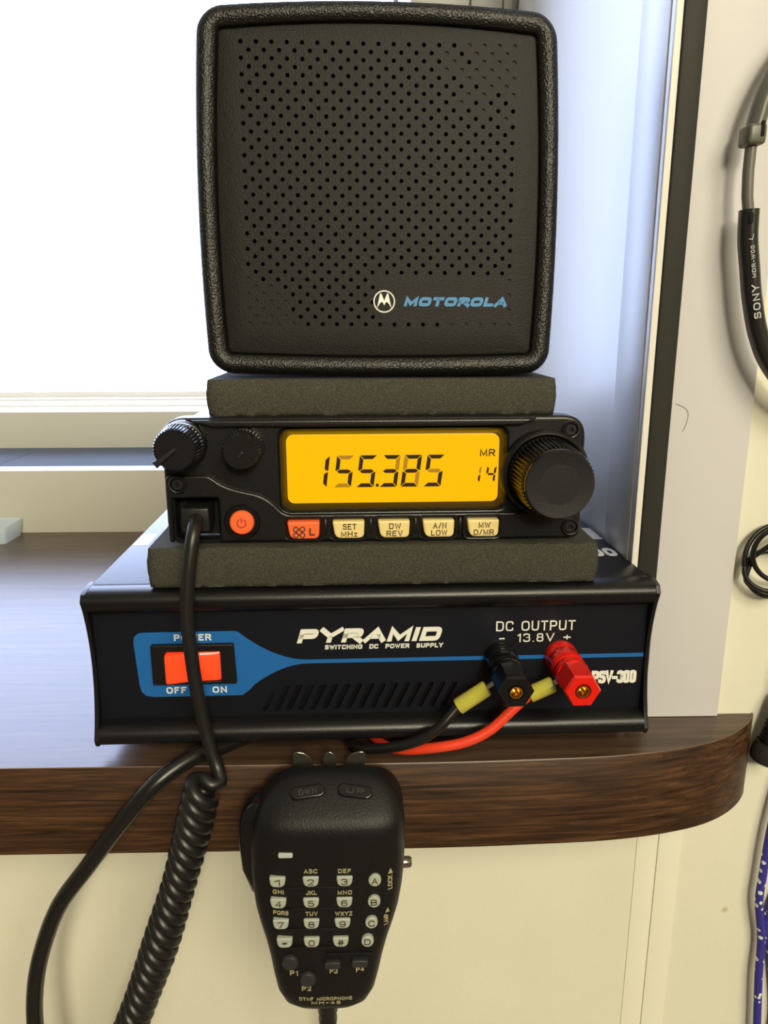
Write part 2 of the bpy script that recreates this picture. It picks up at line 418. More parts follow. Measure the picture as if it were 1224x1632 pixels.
def text(s, x0, x1, z0, z1, y, t=.16, shear=0.0, thick=0.12, rnd=.48, gap=.26, rot=0):
    """Lettering drawn in strokes (t = stroke width as a share of the height), fitted to x0..x1, z0..z1 in the x-z plane, facing -y."""
    W, H = (z1 - z0, x1 - x0) if rot else (x1 - x0, z1 - z0)
    tt = t * H; h = H - tt
    units = sum(GL[c][0] for c in s) + gap * (len(s) - 1)
    sx = (W - tt - abs(shear) * 0) / max(units + t * (len(s) - 1), .01)
    if len(s) == 1: sx = (W - tt) / max(GL[s][0], .3)
    bm = bmesh.new(); cx = 0.0
    for c in s:
        gw = GL[c][0] * sx
        for st in GL[c][1:]:
            cl = st[0] == 'o'; pts = st[1:] if cl else st
            P = [Vector((cx + p[0] * gw, p[1] * h)) for p in pts]; out = []
            R = rnd * min(gw, h) if gw > 0 else 0
            for i, p in enumerate(pts):
                if len(p) < 3: out.append(P[i]); continue
                a = P[i - 1]; b = P[(i + 1) % len(P)]
                la = min(R, (a - P[i]).length * .495); lb = min(R, (b - P[i]).length * .495)
                A = P[i] + (a - P[i]).normalized() * la; Bq = P[i] + (b - P[i]).normalized() * lb
                for k in range(6):
                    u = k / 5; q = A * (1 - u) ** 2 + P[i] * (2 * u * (1 - u)) + Bq * u * u
                    q = q.lerp(P[i], .10 * math.sin(PI * u)); out.append(q)
            o2 = [out[0]]
            for p in out[1:]:
                if (p - o2[-1]).length > 1e-4: o2.append(p)
            if cl and (o2[0] - o2[-1]).length < 1e-4: o2.pop()
            if not cl:
                for e, nb, q in ((0, 1, pts[0]), (-1, -2, pts[-1])):
                    d = (o2[e] - o2[nb]).normalized()
                    if abs(d.y) > .3 and q[1] in (0, 1): o2[e] = o2[e] + d * (tt / 2 / abs(d.y))
                    elif abs(d.y) <= .3 and q[0] in (0, 1): o2[e] = o2[e] + d * (tt / 2)
            ribbon(bm, o2, tt, 0, thick, cl)
        cx += gw + (gap + t) * sx
    for v in bm.verts:
        u, w = v.co.x + tt / 2, v.co.z + tt / 2
        u += shear * (w - H / 2)
        if rot: v.co = Vector((x1 - w, y + v.co.y, z0 + u))
        else: v.co = Vector((x0 + u, y + v.co.y, z0 + w))
    bmesh.ops.recalc_face_normals(bm, faces=bm.faces[:])
    m2 = bpy.data.meshes.new('text'); bm.to_mesh(m2); bm.free()
    return m2

# ------------------------------------------------------------------ the room
YW = 303.5          # wall face
YA = 619.0          # back of the window recess at the sill
JX = 111.5          # right jamb face
bm = bmesh.new()                                   # the window wall: pieces around the opening (x -900..112.5, z -39..900)
box(bm, JX, 1500, YW, 900, -900, 1500)
box(bm, -900, JX, YW, 900, -900, -39.5)
box(bm, -900, JX, YW, 900, 900, 1500)
box(bm, -1500, -900, YW, 900, -900, 1500)
struct('wall_back', bm, MT['wall'])
bm = bmesh.new()                                   # grooves of the panel joints read as thin proud battens under the shelf
box(bm, 124.6, 134.4, YW - 0.5, YW + 1, -895, -39.5, .2); box(bm, 134.7, 145.4, YW - 0.9, YW + 1, -895, -39.5, .25)
struct('trim_4', bm, MT['wall'])
struct('wall_left', B(-1520, -1500, -2000, 900, -900, 1500), MT['room'])
struct('wall_right', B(1500, 1520, -2000, 900, -900, 1500), MT['room'])
struct('wall_front', B(-1520, 1520, -2020, -2000, -900, 1500), MT['room'])
struct('floor', B(-1520, 1520, -2020, 900, -920, -900), MT['floor'])
struct('ceiling', B(-1520, 1520, -2020, 900, 1500, 1520), MT['ceiling'])
# window: casing, dark trim, jamb board
struct('trim_1', B(121.2, 154.5, YW - 3, YW + 1, 0.2, 898, .4), MT['casing'])
struct('trim_2', B(JX + 1.8, 121.2, YW - 4.2, YW + 1, 0.2, 898, .5), MT['strip'])
struct('trim_3', B(JX - 1.2, JX + 1.6, YW - 3.2, YW + 1.5, 0.2, 898, .5), MT['bead'])
struct('trim_5', B(JX - 1.6, JX + .4, YW + 1.6, 337, 0.2, 898, .3), MT['jamb'])
struct('trim_6', B(JX - 0.5, JX + .4, 337.2, YA, 0.2, 898), MT['jamb'])
struct('trim_7', B(-898, JX - .8, YA, YA + 22, -6, 52.7, .8), MT['sash'])          # upright board along the back of the shelf
bm = bmesh.new(); box(bm, -320.3, JX, YA + 22.2, 746, 30, 52.0, .5); box(bm, -898, -320.8, YA + 22.2, 746, 30, 52.0, .5)
struct('trim_8', bm, MT['dark_blue'])
bm = bmesh.new()                                   # cream liner beside the glass
box(bm, 33, 76, YA + 1, 890, 52.8, 898, .8); box(bm, 77, 99.5, YA - 2, 890, 52.8, 898, .8)
box(bm, 100.5, 106.5, YA - 4, 890, 52.8, 898, .6); box(bm, 107.2, JX - .6, YA, 890, 52.8, 898, .4)
struct('trim_9', bm, MT['sash'])
win = bpy.data.objects.new('window_1', None); COL.objects.link(win); win['kind'] = 'structure'
bm = bmesh.new(); box(bm, -898, 33, 744, 752, 30, 87.2, 1.0)
struct('window_apron', bm, MT['sash'], win)
bm = bmesh.new()                                   # deep white sill under the glass, in three shallow steps
box(bm, -898, 33, 752.2, 800, -30, 86.6, .4); box(bm, -898, 33, 800.2, 845, -30, 88.6, .4); box(bm, -898, 33, 845.2, 895, -30, 90.6, .4)
box(bm, -898, 33, 868, 890, 90, 96.2, .8); box(bm, -898, 33, 868, 890, 840, 898, 1.0); box(bm, -898, -840, 868, 890, 96, 840, 1.0); box(bm, 28.5, 33, 868, 890, 96, 840, .6)
struct('window_frame', bm, MT['rail'], win)
struct('window_pane', B(-842, 29, 878, 879, 95.5, 842), MT['glass'], win)

# ------------------------------------------------------------------ shelf
sh = Thing('wall_shelf', 'dark walnut laminate window shelf with a rounded right end', 'shelf', (0, 267, -39))
front = [(-890, 266.8), (-600, 266.8), (-300, 266.8), (-100, 266.8), (-40, 266.8), (0, 266.8), (40, 267.2), (68, 268.2), (90, 269.2), (106, 270.8), (122, 273.4), (138, 277.6), (149, 282.3), (158, 288), (165, 294), (170.6, 300.7), (171.4, 303.0)]
sp = smooth_path([(x, y, 0) for x, y in front], 6)
out = [(p.x, p.y) for p in sp] + [(JX - 1.4, 303.0), (JX - 1.4, YA - .3), (-890, YA - .3)]
def slab(poly, z0, z1):
    bm = bmesh.new()
    a = [bm.verts.new((x, y, z0)) for x, y in poly]; b = [bm.verts.new((x, y, z1)) for x, y in poly]
    bm.faces.new(a[::-1]); bm.faces.new(b)
    for i in range(len(poly)):
        j = (i + 1) % len(poly); bm.faces.new((a[i], a[j], b[j], b[i]))
    return bm
inset = [(x, y + .5) for x, y in [(p.x, p.y) for p in sp[:-1]]] + [(170.9, 303.0), (JX - 1.4, 303.0), (JX - 1.4, YA - .3), (-890, YA - .3)]
sh.part('shelf_top', slab(inset, -38.8, 0), MT['wood_top'])
bm = bmesh.new()
rings = []
for p in sp: rings.append([(p.x, p.y, -39.1), (p.x, p.y, -.5), (p.x, p.y + .35, -.05), (p.x, p.y + .9, -.05), (p.x, p.y + .9, -39.1)])
loft(bm, rings)
sh.part('edge_band', bm, MT['wood_edge'], label='reddish brown wood-grain front edge')
bm = bmesh.new(); tube(bm, [Vector((p.x, p.y + .55, -.12)) for p in sp], .32, 6)
sh.part('edge_seam', bm, MT['seam'])

# ------------------------------------------------------------------ power supply (frame G, mm)
ps = Thing('power_supply', 'wide black power supply under the radio with red lit rocker switch and blue stripe', 'power supply', (0, 0, 0), 'G')
HW = 111.4
ps.part('case', B(-109.8, 109.8, 9, 290, 0.4, 64.5, 1.0), MT['psu'])
prof = [(13, 64.2), (7, 64.2), (3.2, 63.8), (1.0, 62.6), (0, 60.6), (0.2, 58.4), (1.4, 56.4), (3.6, 54.8), (6.6, 53.8), (7.4, 53.5), (13, 53.5)]
bm = bmesh.new(); loft(bm, [[(x, y, z) for y, z in prof] for x in (-109.6, 109.6)]); up = bm
prof2 = [(13, 8.6), (7.4, 8.6), (6.6, 8.3), (3.8, 7.6), (1.6, 6.4), (0.5, 5.2), (0, 3.4), (0.1, 1.2), (1.0, 0.2), (3, 0), (13, 0)]
bm = bmesh.new(); loft(bm, [[(x, y, z) for y, z in prof2] for x in (-109.6, 109.6)])
ps.part('upper_lip', up, MT['psu'], smooth=35); ps.part('lower_lip', bm, MT['psu'], smooth=35)
for sx in (-1, 1):
    pts = [(13, 64.4), (5, 64.2), (1.2, 63.2), (-.4, 60.6)]
    for k in range(1, 12):
        t = k / 12; z = 60.6 + (2.4 - 60.6) * t
        pts.append((-.4 + 6.0 * math.sin(PI * t) ** .8, z))
    pts += [(-.3, 2.4), (.6, -.2), (13, -.2)]
    bm = bmesh.new(); a = 109.6 * sx; b = HW * sx
    loft(bm, [[(a, y, z) for y, z in pts], [(b - .5 * sx, y, z) for y, z in pts], [(b, y + .5, z) for y, z in pts]])
    ps.part('side_cheek', bm, MT['psu'])
slots = []
for i in range(16):
    xb = -46.3 + 4.83 * i
    zt = 21.4 if i else 18.2; zb = 10.2
    lean = .46; w = 2.5
    slots.append(rpoly([(xb, zb), (xb + w, zb), (xb + w + lean * (zt - zb), zt), (xb + lean * (zt - zb), zt)], .9, 3))
ps.part('front_panel', plate([[(-109.6, 8.2), (109.6, 8.2), (109.6, 53.9), (-109.6, 53.9)]] + slots, 7, 8.6, 0), MT['psu_panel'], smooth=0)
ps.part('vent_backing', B(-60, 40, 14, 15, 8.5, 30), MT['void'])
bl = [(-94.6, 24.0), (-94.6, 40.5)]
pts = [(-94.8, 41.0), (-94.4, 43.4), (-92.6, 44.9), (-89.8, 45.2), (-55.2, 45.2), (-53.8, 44.8)]
for k in range(1, 12):
    t = k / 12; pts.append((-53.8 + 27 * t, 32.35 + 12.4 * (1 - t) ** 1.9))
pts += [(-26, 32.35), (109.4, 32.35), (109.4, 30.75), (-26, 30.75)]
for k in range(1, 12):
    t = 1 - k / 12; pts.append((-52.6 + 26 * t, 30.75 - 12.3 * (1 - t) ** 1.9))
pts += [(-53.4, 18.2), (-88.6, 18.2), (-91.6, 18.8), (-93.2, 20.6), (-93.8, 23.0)]
pts = [(x, z - .7 if z < 20.7 and x < -50 else z) for x, z in pts]
ps.part('blue_stripe', plate([pts], 6.88, 7.02, 0), MT['blue'], smooth=0, label='blue printed panel tapering to a thin stripe')
sw = ps.part('rocker_switch', plate([rpoly([(-88, 23.4), (-55, 23.4), (-55.6, 40.4), (-88, 40.4)], .8), rpoly([(-82.4, 24.9), (-60.9, 24.9), (-60.9, 37.4), (-82.4, 37.4)], .6)], 4.9, 7.4, .5), MT['black'])
bm = bmesh.new()                                  # V-shaped rocker, ON side pressed in
pr = [(-82.0, 6.8), (-82.0, 2.2), (-80.6, 1.8), (-71.6, 4.2), (-62.6, 4.6), (-61.3, 5.2), (-61.3, 6.8)]
loft(bm, [[(x, y + (.5 if k in (0, 3) and y < 6 else 0), z) for x, y in pr] for k, z in enumerate((25.2, 25.9, 36.4, 37.1))])
ps.part('rocker', bm, MT['rocker'], sw, label='glowing red translucent rocker')
ps.part('switch_lettering', join_meshes([text('POWER', -78.9, -64.4, 41.5, 44.2, 6.86, .21), text('OFF', -83.4, -75.4, 18.9, 21.7, 6.86, .21), text('ON', -65.1, -59.4, 18.8, 21.6, 6.86, .21)]), MT['white'], smooth=0, label='white switch lettering')
ps.part('brand_lettering', text('PYRAMID', -30.0, 26.6, 39.5, 45.4, 6.9, .33, .30, rnd=.34, gap=.03), MT['white'], smooth=0, label='bold slanted white maker lettering')
ps.part('tagline_lettering', text('SWITCHING  DC  POWER  SUPPLY', -19.8, 27.4, 36.6, 38.5, 6.9, .25, .08, rnd=.3, gap=.22), MT['white'], smooth=0)
ps.part('output_lettering', join_meshes([text('DC OUTPUT', 48.6, 80.6, 43.0, 47.2, 6.9, .135), text('13.8V', 57.2, 72.3, 38.2, 41.8, 6.9, .14), text('+', 76.0, 79.0, 38.4, 41.8, 6.9, .14), B(50.0, 52.2, 6.8, 6.95, 39.5, 40.0)]), MT['white'], smooth=0)
ps.part('model_lettering', text('PSV-300', 88.6, 107.2, 19.2, 24.9, 6.9, .24, gap=.10), MT['white'], smooth=0)
def flat_text(s, x0, x1, y0, y1, z, **k):
    me = text(s, x0, x1, 0, 5.7, 0, **k)
    for v in me.vertices: v.co = Vector((v.co.x, y0 + (y1 - y0) * v.co.z / 5.7, z + (0.08 if v.co.y < -.05 else 0)))
    return me
ps.part('lid_lettering', flat_text('300', 90.5, 107.6, 36.2, 48.0, 64.5, t=.30, gap=.1), MT['top_print'], smooth=0, label='white model number on the lid')
for x0, x1 in ((-109, -101.6), (101.5, 108.6)):
    ps.part('lid_bar', B(x0, x1, 62.5, 82, 64.5, 64.58), MT['top_print'], label='white printed bar on the lid')
for x in (-90, 90):
    for y in (22, 270):
        bm = bmesh.new(); lathe(bm, (x, y, .4), (0, 0, -1), [(0, 6), (6, 5.6), (7.6, 5.2), (7.9, 4.6)], 24)
        ps.part('rubber_foot', bm, MT['void'])
def post(x, z, m, nutm):
    bm = bmesh.new(); lathe(bm, (x, 7.0, z), (0, -1, 0), [(-.4, 6.6), (5.0, 6.6), (5.3, 6.45), (5.6, 6.6), (12.6, 6.5), (13.1, 6.2), (13.1, 2.6), (15.2, 2.6), (15.2, 6.1), (15.6, 6.5), (17.5, 6.6), (18.2, 6.4)], 40)
    p = ps.part('binding_post', bm, m)
    bm = bmesh.new(); n = 48
    def hexr(i, k, r):
        a = (2 * PI * i / n) % (PI / 3) - PI / 6
        return r * math.cos(PI / 6) / math.cos(a) if k not in (4, 5, 6) else r
    lathe(bm, (x, 7.0, z), (0, -1, 0), [(18.0, 6.0), (18.6, 6.9), (30.0, 6.9), (31.0, 6.3), (31.0, 3.0), (25.5, 2.7), (25.5, 0.01)], n, rad=hexr)
    ps.part('post_nut', bm, nutm, p, smooth=25)
    bm = bmesh.new(); lathe(bm, (x, 7.0, z), (0, -1, 0), [(24.0, 2.65), (30.6, 2.65), (31.1, 2.45), (31.1, 1.9), (30.6, 1.7), (26.0, 1.65), (26, .01)], 32)
    ps.part('brass_socket', bm, MT['brass'], p)
post(50.6, 32.0, MT['gloss_black'], MT['gloss_black']); post(75.3, 31.8, MT['red_post'], MT['red_post'])

# ------------------------------------------------------------------ foam pads
def foam(x0, x1, y0, y1, z0, z1, seed, step=1.5, amp=.2, curve=0.0):
    bm = bmesh.new()
    nx, ny, nz = int((x1 - x0) / step), int((y1 - y0) / (step * 2)), max(8, int((z1 - z0) / step))
    cache = {}
    def V(i, j, k):
        if (i, j, k) not in cache:
            x = x0 + (x1 - x0) * i / nx; y = y0 + (y1 - y0) * j / ny; z = z0 + (z1 - z0) * k / nz
            # round the upright edges a little and bulge the mid height
            b = math.sin(PI * k / nz) * .9
            if i == 0: x -= b * .6
            if i == nx: x += b * .6
            if j == 0: y -= b
            ex = min(x - x0, x1 - x, 6) ; 
            if j == 0 and ex < 2.5: y += (2.5 - max(ex, 0)) * .5
            p = Vector((x, y, z)); q = Vector((x, y, z)) * .55 + Vector((seed, seed, 0))
            d = noise.noise_vector(q) * amp + noise.noise_vector(q * 2.3) * amp * .6
            if k in (0, nz): d.z *= .15
            cache[(i, j, k)] = bm.verts.new(p + d)
        return cache[(i, j, k)]
    for i in range(nx):
        for k in range(nz):
            bm.faces.new((V(i, 0, k), V(i + 1, 0, k), V(i + 1, 0, k + 1), V(i, 0, k + 1)))
            bm.faces.new((V(i, ny, k), V(i, ny, k + 1), V(i + 1, ny, k + 1), V(i + 1, ny, k)))
    for j in range(ny):
        for k in range(nz):
            bm.faces.new((V(0, j, k), V(0, j, k + 1), V(0, j + 1, k + 1), V(0, j + 1, k)))
            bm.faces.new((V(nx, j, k), V(nx, j + 1, k), V(nx, j + 1, k + 1), V(nx, j, k + 1)))
    for i in range(nx):
        for j in range(ny):
            bm.faces.new((V(i, j, 0), V(i, j + 1, 0), V(i + 1, j + 1, 0), V(i + 1, j, 0)))
            bm.faces.new((V(i, j, nz), V(i + 1, j, nz), V(i + 1, j + 1, nz), V(i, j + 1, nz)))
    return bm
def foam_thing(label, bm, m, base):
    t = to_mesh(bm, 'foam_pad')
    for v in t.vertices: v.co = (v.co - Vector(base)) * MM
    finish(t, m, 80)
    o = bpy.data.objects.new('foam_pad', t); COL.objects.link(o)
    o.location = (GORG + GROT @ Vector(base)) * MM; o.rotation_euler = (0, 0, THETA)
    o['label'] = label; o['category'] = 'foam pad'; o['group'] = 'foam pads in the stack'
foam_thing('dark grey foam strip between the radio and the power supply', foam(-85.6, 86.4, 3.5, 150, 64.75, 80.1, 3.0), MT['foam_low'], (0, 4, 64.75))
foam_thing('dark grey foam strip between the loudspeaker and the radio', foam(-61.8, 69.6, 15, 100, 128.8, 142.2, 9.0), MT['foam_up'], (0, 15, 128.8))

# ------------------------------------------------------------------ two-way radio
ra = Thing('two_way_radio', 'black mobile two-way radio with amber display showing a frequency', 'radio', (0, 9, 80.2), 'G')
ZB, ZT = 80.3, 128.7
rings = []
for y, ins in ((19, 0), (187, 0), (190, 3)):
    rings.append([(x, y, z) for x, z in rrect(1, (83 + 127.6) / 2, 153.5 - 2 * ins, 44.6 - 2 * ins, 7.5, 8)])
ra.part('chassis', loft(bmesh.new(), rings), MT['chassis'], label='grey metal chassis')
face = rpoly([(-79.0, ZB + .1), (81.0, ZB + .1), (81.0, ZT), (-79.0, ZT)], [8, 8, 9, 9], 8)
lcd_hole = rpoly([(-35.0, 92.8), (50.6, 92.8), (50.6, 124.0), (-35.0, 124.0)], 3.0)
sock = rpoly([(-75.6, 81.9), (-59.6, 81.9), (-59.6, 98.0), (-75.6, 98.0)], 1.4)
ra.part('front_bezel', plate([face, lcd_hole, sock], 10.2, 20, 1.4, 3), MT['radio'])
# raised lower band with the microphone corner, and the upper lip
low = rpoly([(-78.2, 81.2), (-76.4, 81.2), (-76.4, 98.6), (-58.8, 98.6), (-58.8, 81.2), (80.2, 81.2), (80.2, 91.6), (-34, 91.6), (-41, 99.0), (-56, 102.6), (-62, 107.2), (-78.2, 107.2)],
            [2, .5, 1, 1, .5, 3, 4, 3, 5, 6, 2, 2], 5)
btn_x = (-33.1, -15.9, 1.5, 18.7, 36.0)
bholes = [rpoly([(x - .6, 81.9), (x + 13.0, 81.9), (x + 13.0, 90.2), (x - .6, 90.2)], [2, 2, 1, 1], 4) for x in btn_x]
ra.part('lower_fascia', plate([low] + bholes, 8.4, 10.8, .8, 3), MT['radio'])
lip = rpoly([(-60, 125.2), (56, 125.2), (62, 128.0), (-70, 128.0)], 1.2)
ra.part('upper_ridge', plate([lip], 8.2, 10.6, .9, 3), MT['radio'])
for x in (-18.6, -1.2, 16.1, 33.4):
    bm = bmesh.new(); lathe(bm, (x, 8.6, 89.2), (0, 0, -1), [(-1.0, .25), (0, 1.0), (4.5, .8), (6, .2)], 16)
    ra.part('key_divider', bm, MT['radio'])
# display
fr = []
for y, g0 in ((9.0, 0.0), (9.4, .4), (12.6, 1.9), (15.0, 2.0)):
    fr.append([(x, y, z) for x, z in rrect(7.8, 108.4, 86.4 - 2 * g0, 31.6 - 2 * g0 + .0, 3.4 - .3 * g0, 6)])
ra.part('display_surround', loft(bmesh.new(), fr, False, False), MT['gloss_black'])
lcd = ra.part('display', plate([rrect(7.7, 108.4, 81.4, 26.4, 2.6, 6)], 12.2, 14.8, .2), MT['lcd'], label='amber backlit liquid crystal display')
def seg_poly(cx, cz, w, h, t, which, shear=.13):
    """Seven-segment bar as a polygon."""
    g = .18; hw, hh = w / 2, h / 2
    P = {'a': [(-hw + g, hh), (hw - g, hh), (hw - t - g, hh - t), (-hw + t + g, hh - t)],
         'd': [(-hw + t + g, -hh + t), (hw - t - g, -hh + t), (hw - g, -hh), (-hw + g, -hh)],
         'g': [(-hw + g + t * .3, 0), (-hw + t + g, t / 2), (hw - t - g, t / 2), (hw - g - t * .3, 0), (hw - t - g, -t / 2), (-hw + t + g, -t / 2)],
         'f': [(-hw, hh - g), (-hw + t, hh - t - g), (-hw + t, t / 2 + g), (-hw + t * .2, g * 1.2), (-hw, g * 2)],
         'b': [(hw, hh - g), (hw, g * 2), (hw - t * .2, g * 1.2), (hw - t, t / 2 + g), (hw - t, hh - t - g)],
         'e': [(-hw, -hh + g), (-hw, -g * 2), (-hw + t * .2, -g * 1.2), (-hw + t, -t / 2 - g), (-hw + t, -hh + t + g)],
         'c': [(hw, -hh + g), (hw - t, -hh + t + g), (hw - t, -t / 2 - g), (hw - t * .2, -g * 1.2), (hw, -g * 2)]}[which]
    return [(cx + x + shear * z, cz + z) for x, z in P]
dark, dim = [], []
Zd = 107.6; Hd = 12.4
for ch, cx, fade in (('1', -20.6, ''), ('5', -11.2, 'ad'), ('5', -2.5, ''), ('3', 6.4, 'b'), ('8', 14.6, 'fc'), ('5', 23.4, 'g')):
    segs = {'1': 'bc', '5': 'afgcd', '3': 'abgcd', '8': 'abcdefg'}[ch]
    for s in segs: (dim if s in fade else dark).append(seg_poly(cx, Zd, 6.7, Hd, 1.5, s))
dark.append(ngon(1.5, 102.1, .65, 10))
for ch, cx in (('1', 39.6), ('4', 45.4)):
    for s in {'1': 'bc', '4': 'fgbc'}[ch]: (dim if s in 'b' and ch == '1' else dark).append(seg_poly(cx, 106.0, 3.7, 6.5, .8, s))
ra.part('display_segments', join_meshes([plate([p], 12.02, 12.18, 0) for p in dark] + [text('MR', 41.0, 46.8, 113.0, 115.8, 12.18, .17, thick=.14)]), MT['seg'], lcd, smooth=0, label='dark digits reading 155.385')
ra.part('faded_segments', join_meshes([plate([p], 12.04, 12.18, 0) for p in dim]), MT['seg_dim'], lcd, smooth=0, label='paler brown digit segments')
# keys
def key(x, m, label):
    o = rpoly([(x + 1.0, 82.5), (x + 12.0, 82.5), (x + 12.3, 89.2), (x, 89.2)], [2.4, 2.0, .7, .7], 5)
    return ra.part('function_key', plate([o], 6.6, 12, .7, 3), m, label=label)
k = key(btn_x[0], MT['orange'], 'orange key marked L')
ic = []
for sx in (-1, 1):
    for sz in (-1, 1):
        ic.append(plate([ngon(-28.6 + 1.25 * sx, 85.2 + 1.15 * sz, 1.15, 14), ngon(-28.6 + 1.25 * sx, 85.2 + 1.15 * sz, .65, 12)], 6.5, 6.62, 0))
ic.append(plate([ngon(-28.6, 85.2, 1.5, 4), ngon(-28.6, 85.2, .9, 4)], 6.5, 6.62, 0))
ra.part('key_lettering', join_meshes(ic + [text('L', -24.8, -22.6, 83.8, 86.8, 6.6, .24)]), MT['ink'], k, smooth=0)
for x, a, b in ((btn_x[1], 'SET', 'MHz'), (btn_x[2], 'DW', 'REV'), (btn_x[3], 'A/N', 'LOW'), (btn_x[4], 'MW', 'D/MR')):
    k = key(x, MT['cream'], 'cream backlit key marked ' + a + ' ' + b)
    wb2 = 7.8 if b == 'D/MR' else 6.2
    wa = 4.6 if len(a) == 2 else 5.2
    ra.part('key_lettering', join_meshes([text(a, x + 6.4 - wa / 2 + .2, x + 6.4 + wa / 2 + .2, 86.0, 88.3, 6.6, .165), text(b, x + 6.4 - wb2 / 2, x + 6.4 + wb2 / 2, 83.2, 85.4, 6.6, .165)]), MT['ink'], k, smooth=0)
# power button
bm = bmesh.new(); lathe(bm, (-50.3, 10, 89.1), (0, -1, 0), [(-.5, 7.4), (1.2, 7.2), (2.4, 6.4), (2.4, 5.6), (1.0, 5.0), (-1.0, 4.9)], 40, cap1=False)
ra.part('button_collar', bm, MT['gloss_black'])
bm = bmesh.new(); lathe(bm, (-50.3, 10, 89.1), (0, -1, 0), [(-1, 4.6), (2.6, 4.6), (3.2, 4.2), (3.35, 3.2), (3.3, 0.01)], 40)
pb = ra.part('power_button', bm, MT['orange'], label='round orange power button')
arc = [( -50.3 + 1.9 * math.sin(a), 89.0 + 1.9 * math.cos(a)) for a in [0.5 + (2 * PI - 1.0) * i / 20 for i in range(21)]] 
arc += [(-50.3 + 1.4 * math.sin(a), 89.0 + 1.4 * math.cos(a)) for a in [0.5 + (2 * PI - 1.0) * (20 - i) / 20 for i in range(21)]]
ra.part('power_symbol', join_meshes([plate([arc], 6.55, 6.72, 0), B(-50.55, -50.05, 6.55, 6.72, 89.2, 91.2)]), mat('dark_orange_print', (0.42, 0.05, 0.02), .5), pb, smooth=0)
# knobs
def knob(c, prof, teeth, depth, ser, name='knob', n=None):
    n = teeth * 4; bm = bmesh.new()
    def rad(i, k, r):
        if k in ser: return r - (depth if (i % 4) in (2, 3) else 0)
        return r
    lathe(bm, c, (0, -1, 0), prof, n, rad=rad)
    return ra.part(name, bm, MT['knob'], smooth=30)
k1 = knob((-70.7, 10.2, 119.3), [(-1, 8.8), (3.6, 8.8), (4.4, 8.4), (4.6, 7.9), (5.2, 7.9), (5.4, 8.5), (7.0, 8.4), (7.2, 8.3), (15.6, 7.7), (16.2, 7.2), (16.2, 6.9), (15.9, 6.8), (15.9, .01)], 40, .55, (7, 8), 'volume_knob')
pt = []
d = Vector((-.80, -.60)); nrm = Vector((.60, -.80))
for t, w in ((-.3, .5), (6.6, 1.0), (8.6, 1.3)):
    pt.append((Vector((-70.7, 119.3)) + d * t + nrm * w)); 
for t, w in ((8.6, 1.3), (6.6, 1.0), (-.3, .5)):
    pt.append((Vector((-70.7, 119.3)) + d * t - nrm * w))
ra.part('pointer', plate([[tuple(p) for p in pt]], -7.6, -5.0, .3), MT['knob_face'], k1)
k2 = knob((-48.3, 10.2, 117.6), [(-1, 7.6), (3.0, 7.5), (3.4, 7.1), (11.4, 6.6), (12.0, 6.0), (12.0, .01)], 36, .45, (2, 3), 'squelch_knob')
ra.part('pointer', plate([rpoly([(-49.4, 115.9), (-48.8, 115.5), (-47.2, 117.3), (-47.8, 117.8)], .2)], -2.3, -1.5, .1), MT['screw'], k2, label='short pale pointer mark')
bm = bmesh.new(); lathe(bm, (65.9, 10.2, 106.6), (0, -1, 0), [(-1, 17.5), (.8, 17.2), (2.6, 16.2), (3.0, 15.4), (2.4, 14.8), (-1, 14.6)], 64, cap1=False)
ra.part('dial_collar', bm, MT['radio'])
k3 = knob((65.9, 10.2, 106.6), [(-1, 14.4), (2.5, 14.3), (3.2, 14.2), (19.6, 13.5), (20.4, 12.9), (20.4, 12.75), (22.0, 12.6), (22.4, 12.1), (22.2, 10.5), (21.8, 7), (21.6, .01)], 56, .75, (2, 3), 'tuning_dial')
bm = bmesh.new(); lathe(bm, (65.9, 10.2, 106.6), (0, -1, 0), [(22.0, 12.3), (22.55, 12.2), (22.35, 10.5), (21.95, 7), (21.75, .01)], 64)
ra.part('dial_face', bm, MT['knob_face'], k3)
for x, z in ((75.0, 123.3), (-73.6, 104.0), (76.4, 85.6)):
    y = 9.0 if z > 110 else 7.2
    bm = bmesh.new(); lathe(bm, (x, y + 1.2, z), (0, -1, 0), [(-.5, 3.5), (.9, 3.4), (1.3, 3.0), (1.2, 2.6), (.2, 2.4)], 28, cap1=False)
    c = ra.part('screw_recess', bm, MT['radio'])
    bm = bmesh.new(); n = 24
    lathe(bm, (x, y + 1.2, z), (0, -1, 0), [(-.5, 2.35), (.5, 2.35), (.85, 2.0), (.85, 1.15), (-.3, 1.05), (-.3, .01)], n, rad=lambda i, k, r: r * (math.cos(PI / 6) / math.cos((2 * PI * i / 24) % (PI / 3) - PI / 6)) if k in (3, 4) else r)
    ra.part('screw', bm, MT['screw'], c)
ra.part('socket_lettering', text('MIC', -70.6, -63.6, 99.5, 101.9, 8.4, .16, thick=.25), MT['black'], smooth=0)
bm = bmesh.new(); box(bm, -75.5, -59.7, 18, 19.5, 82, 98)
ra.part('microphone_socket', bm, MT['void'])

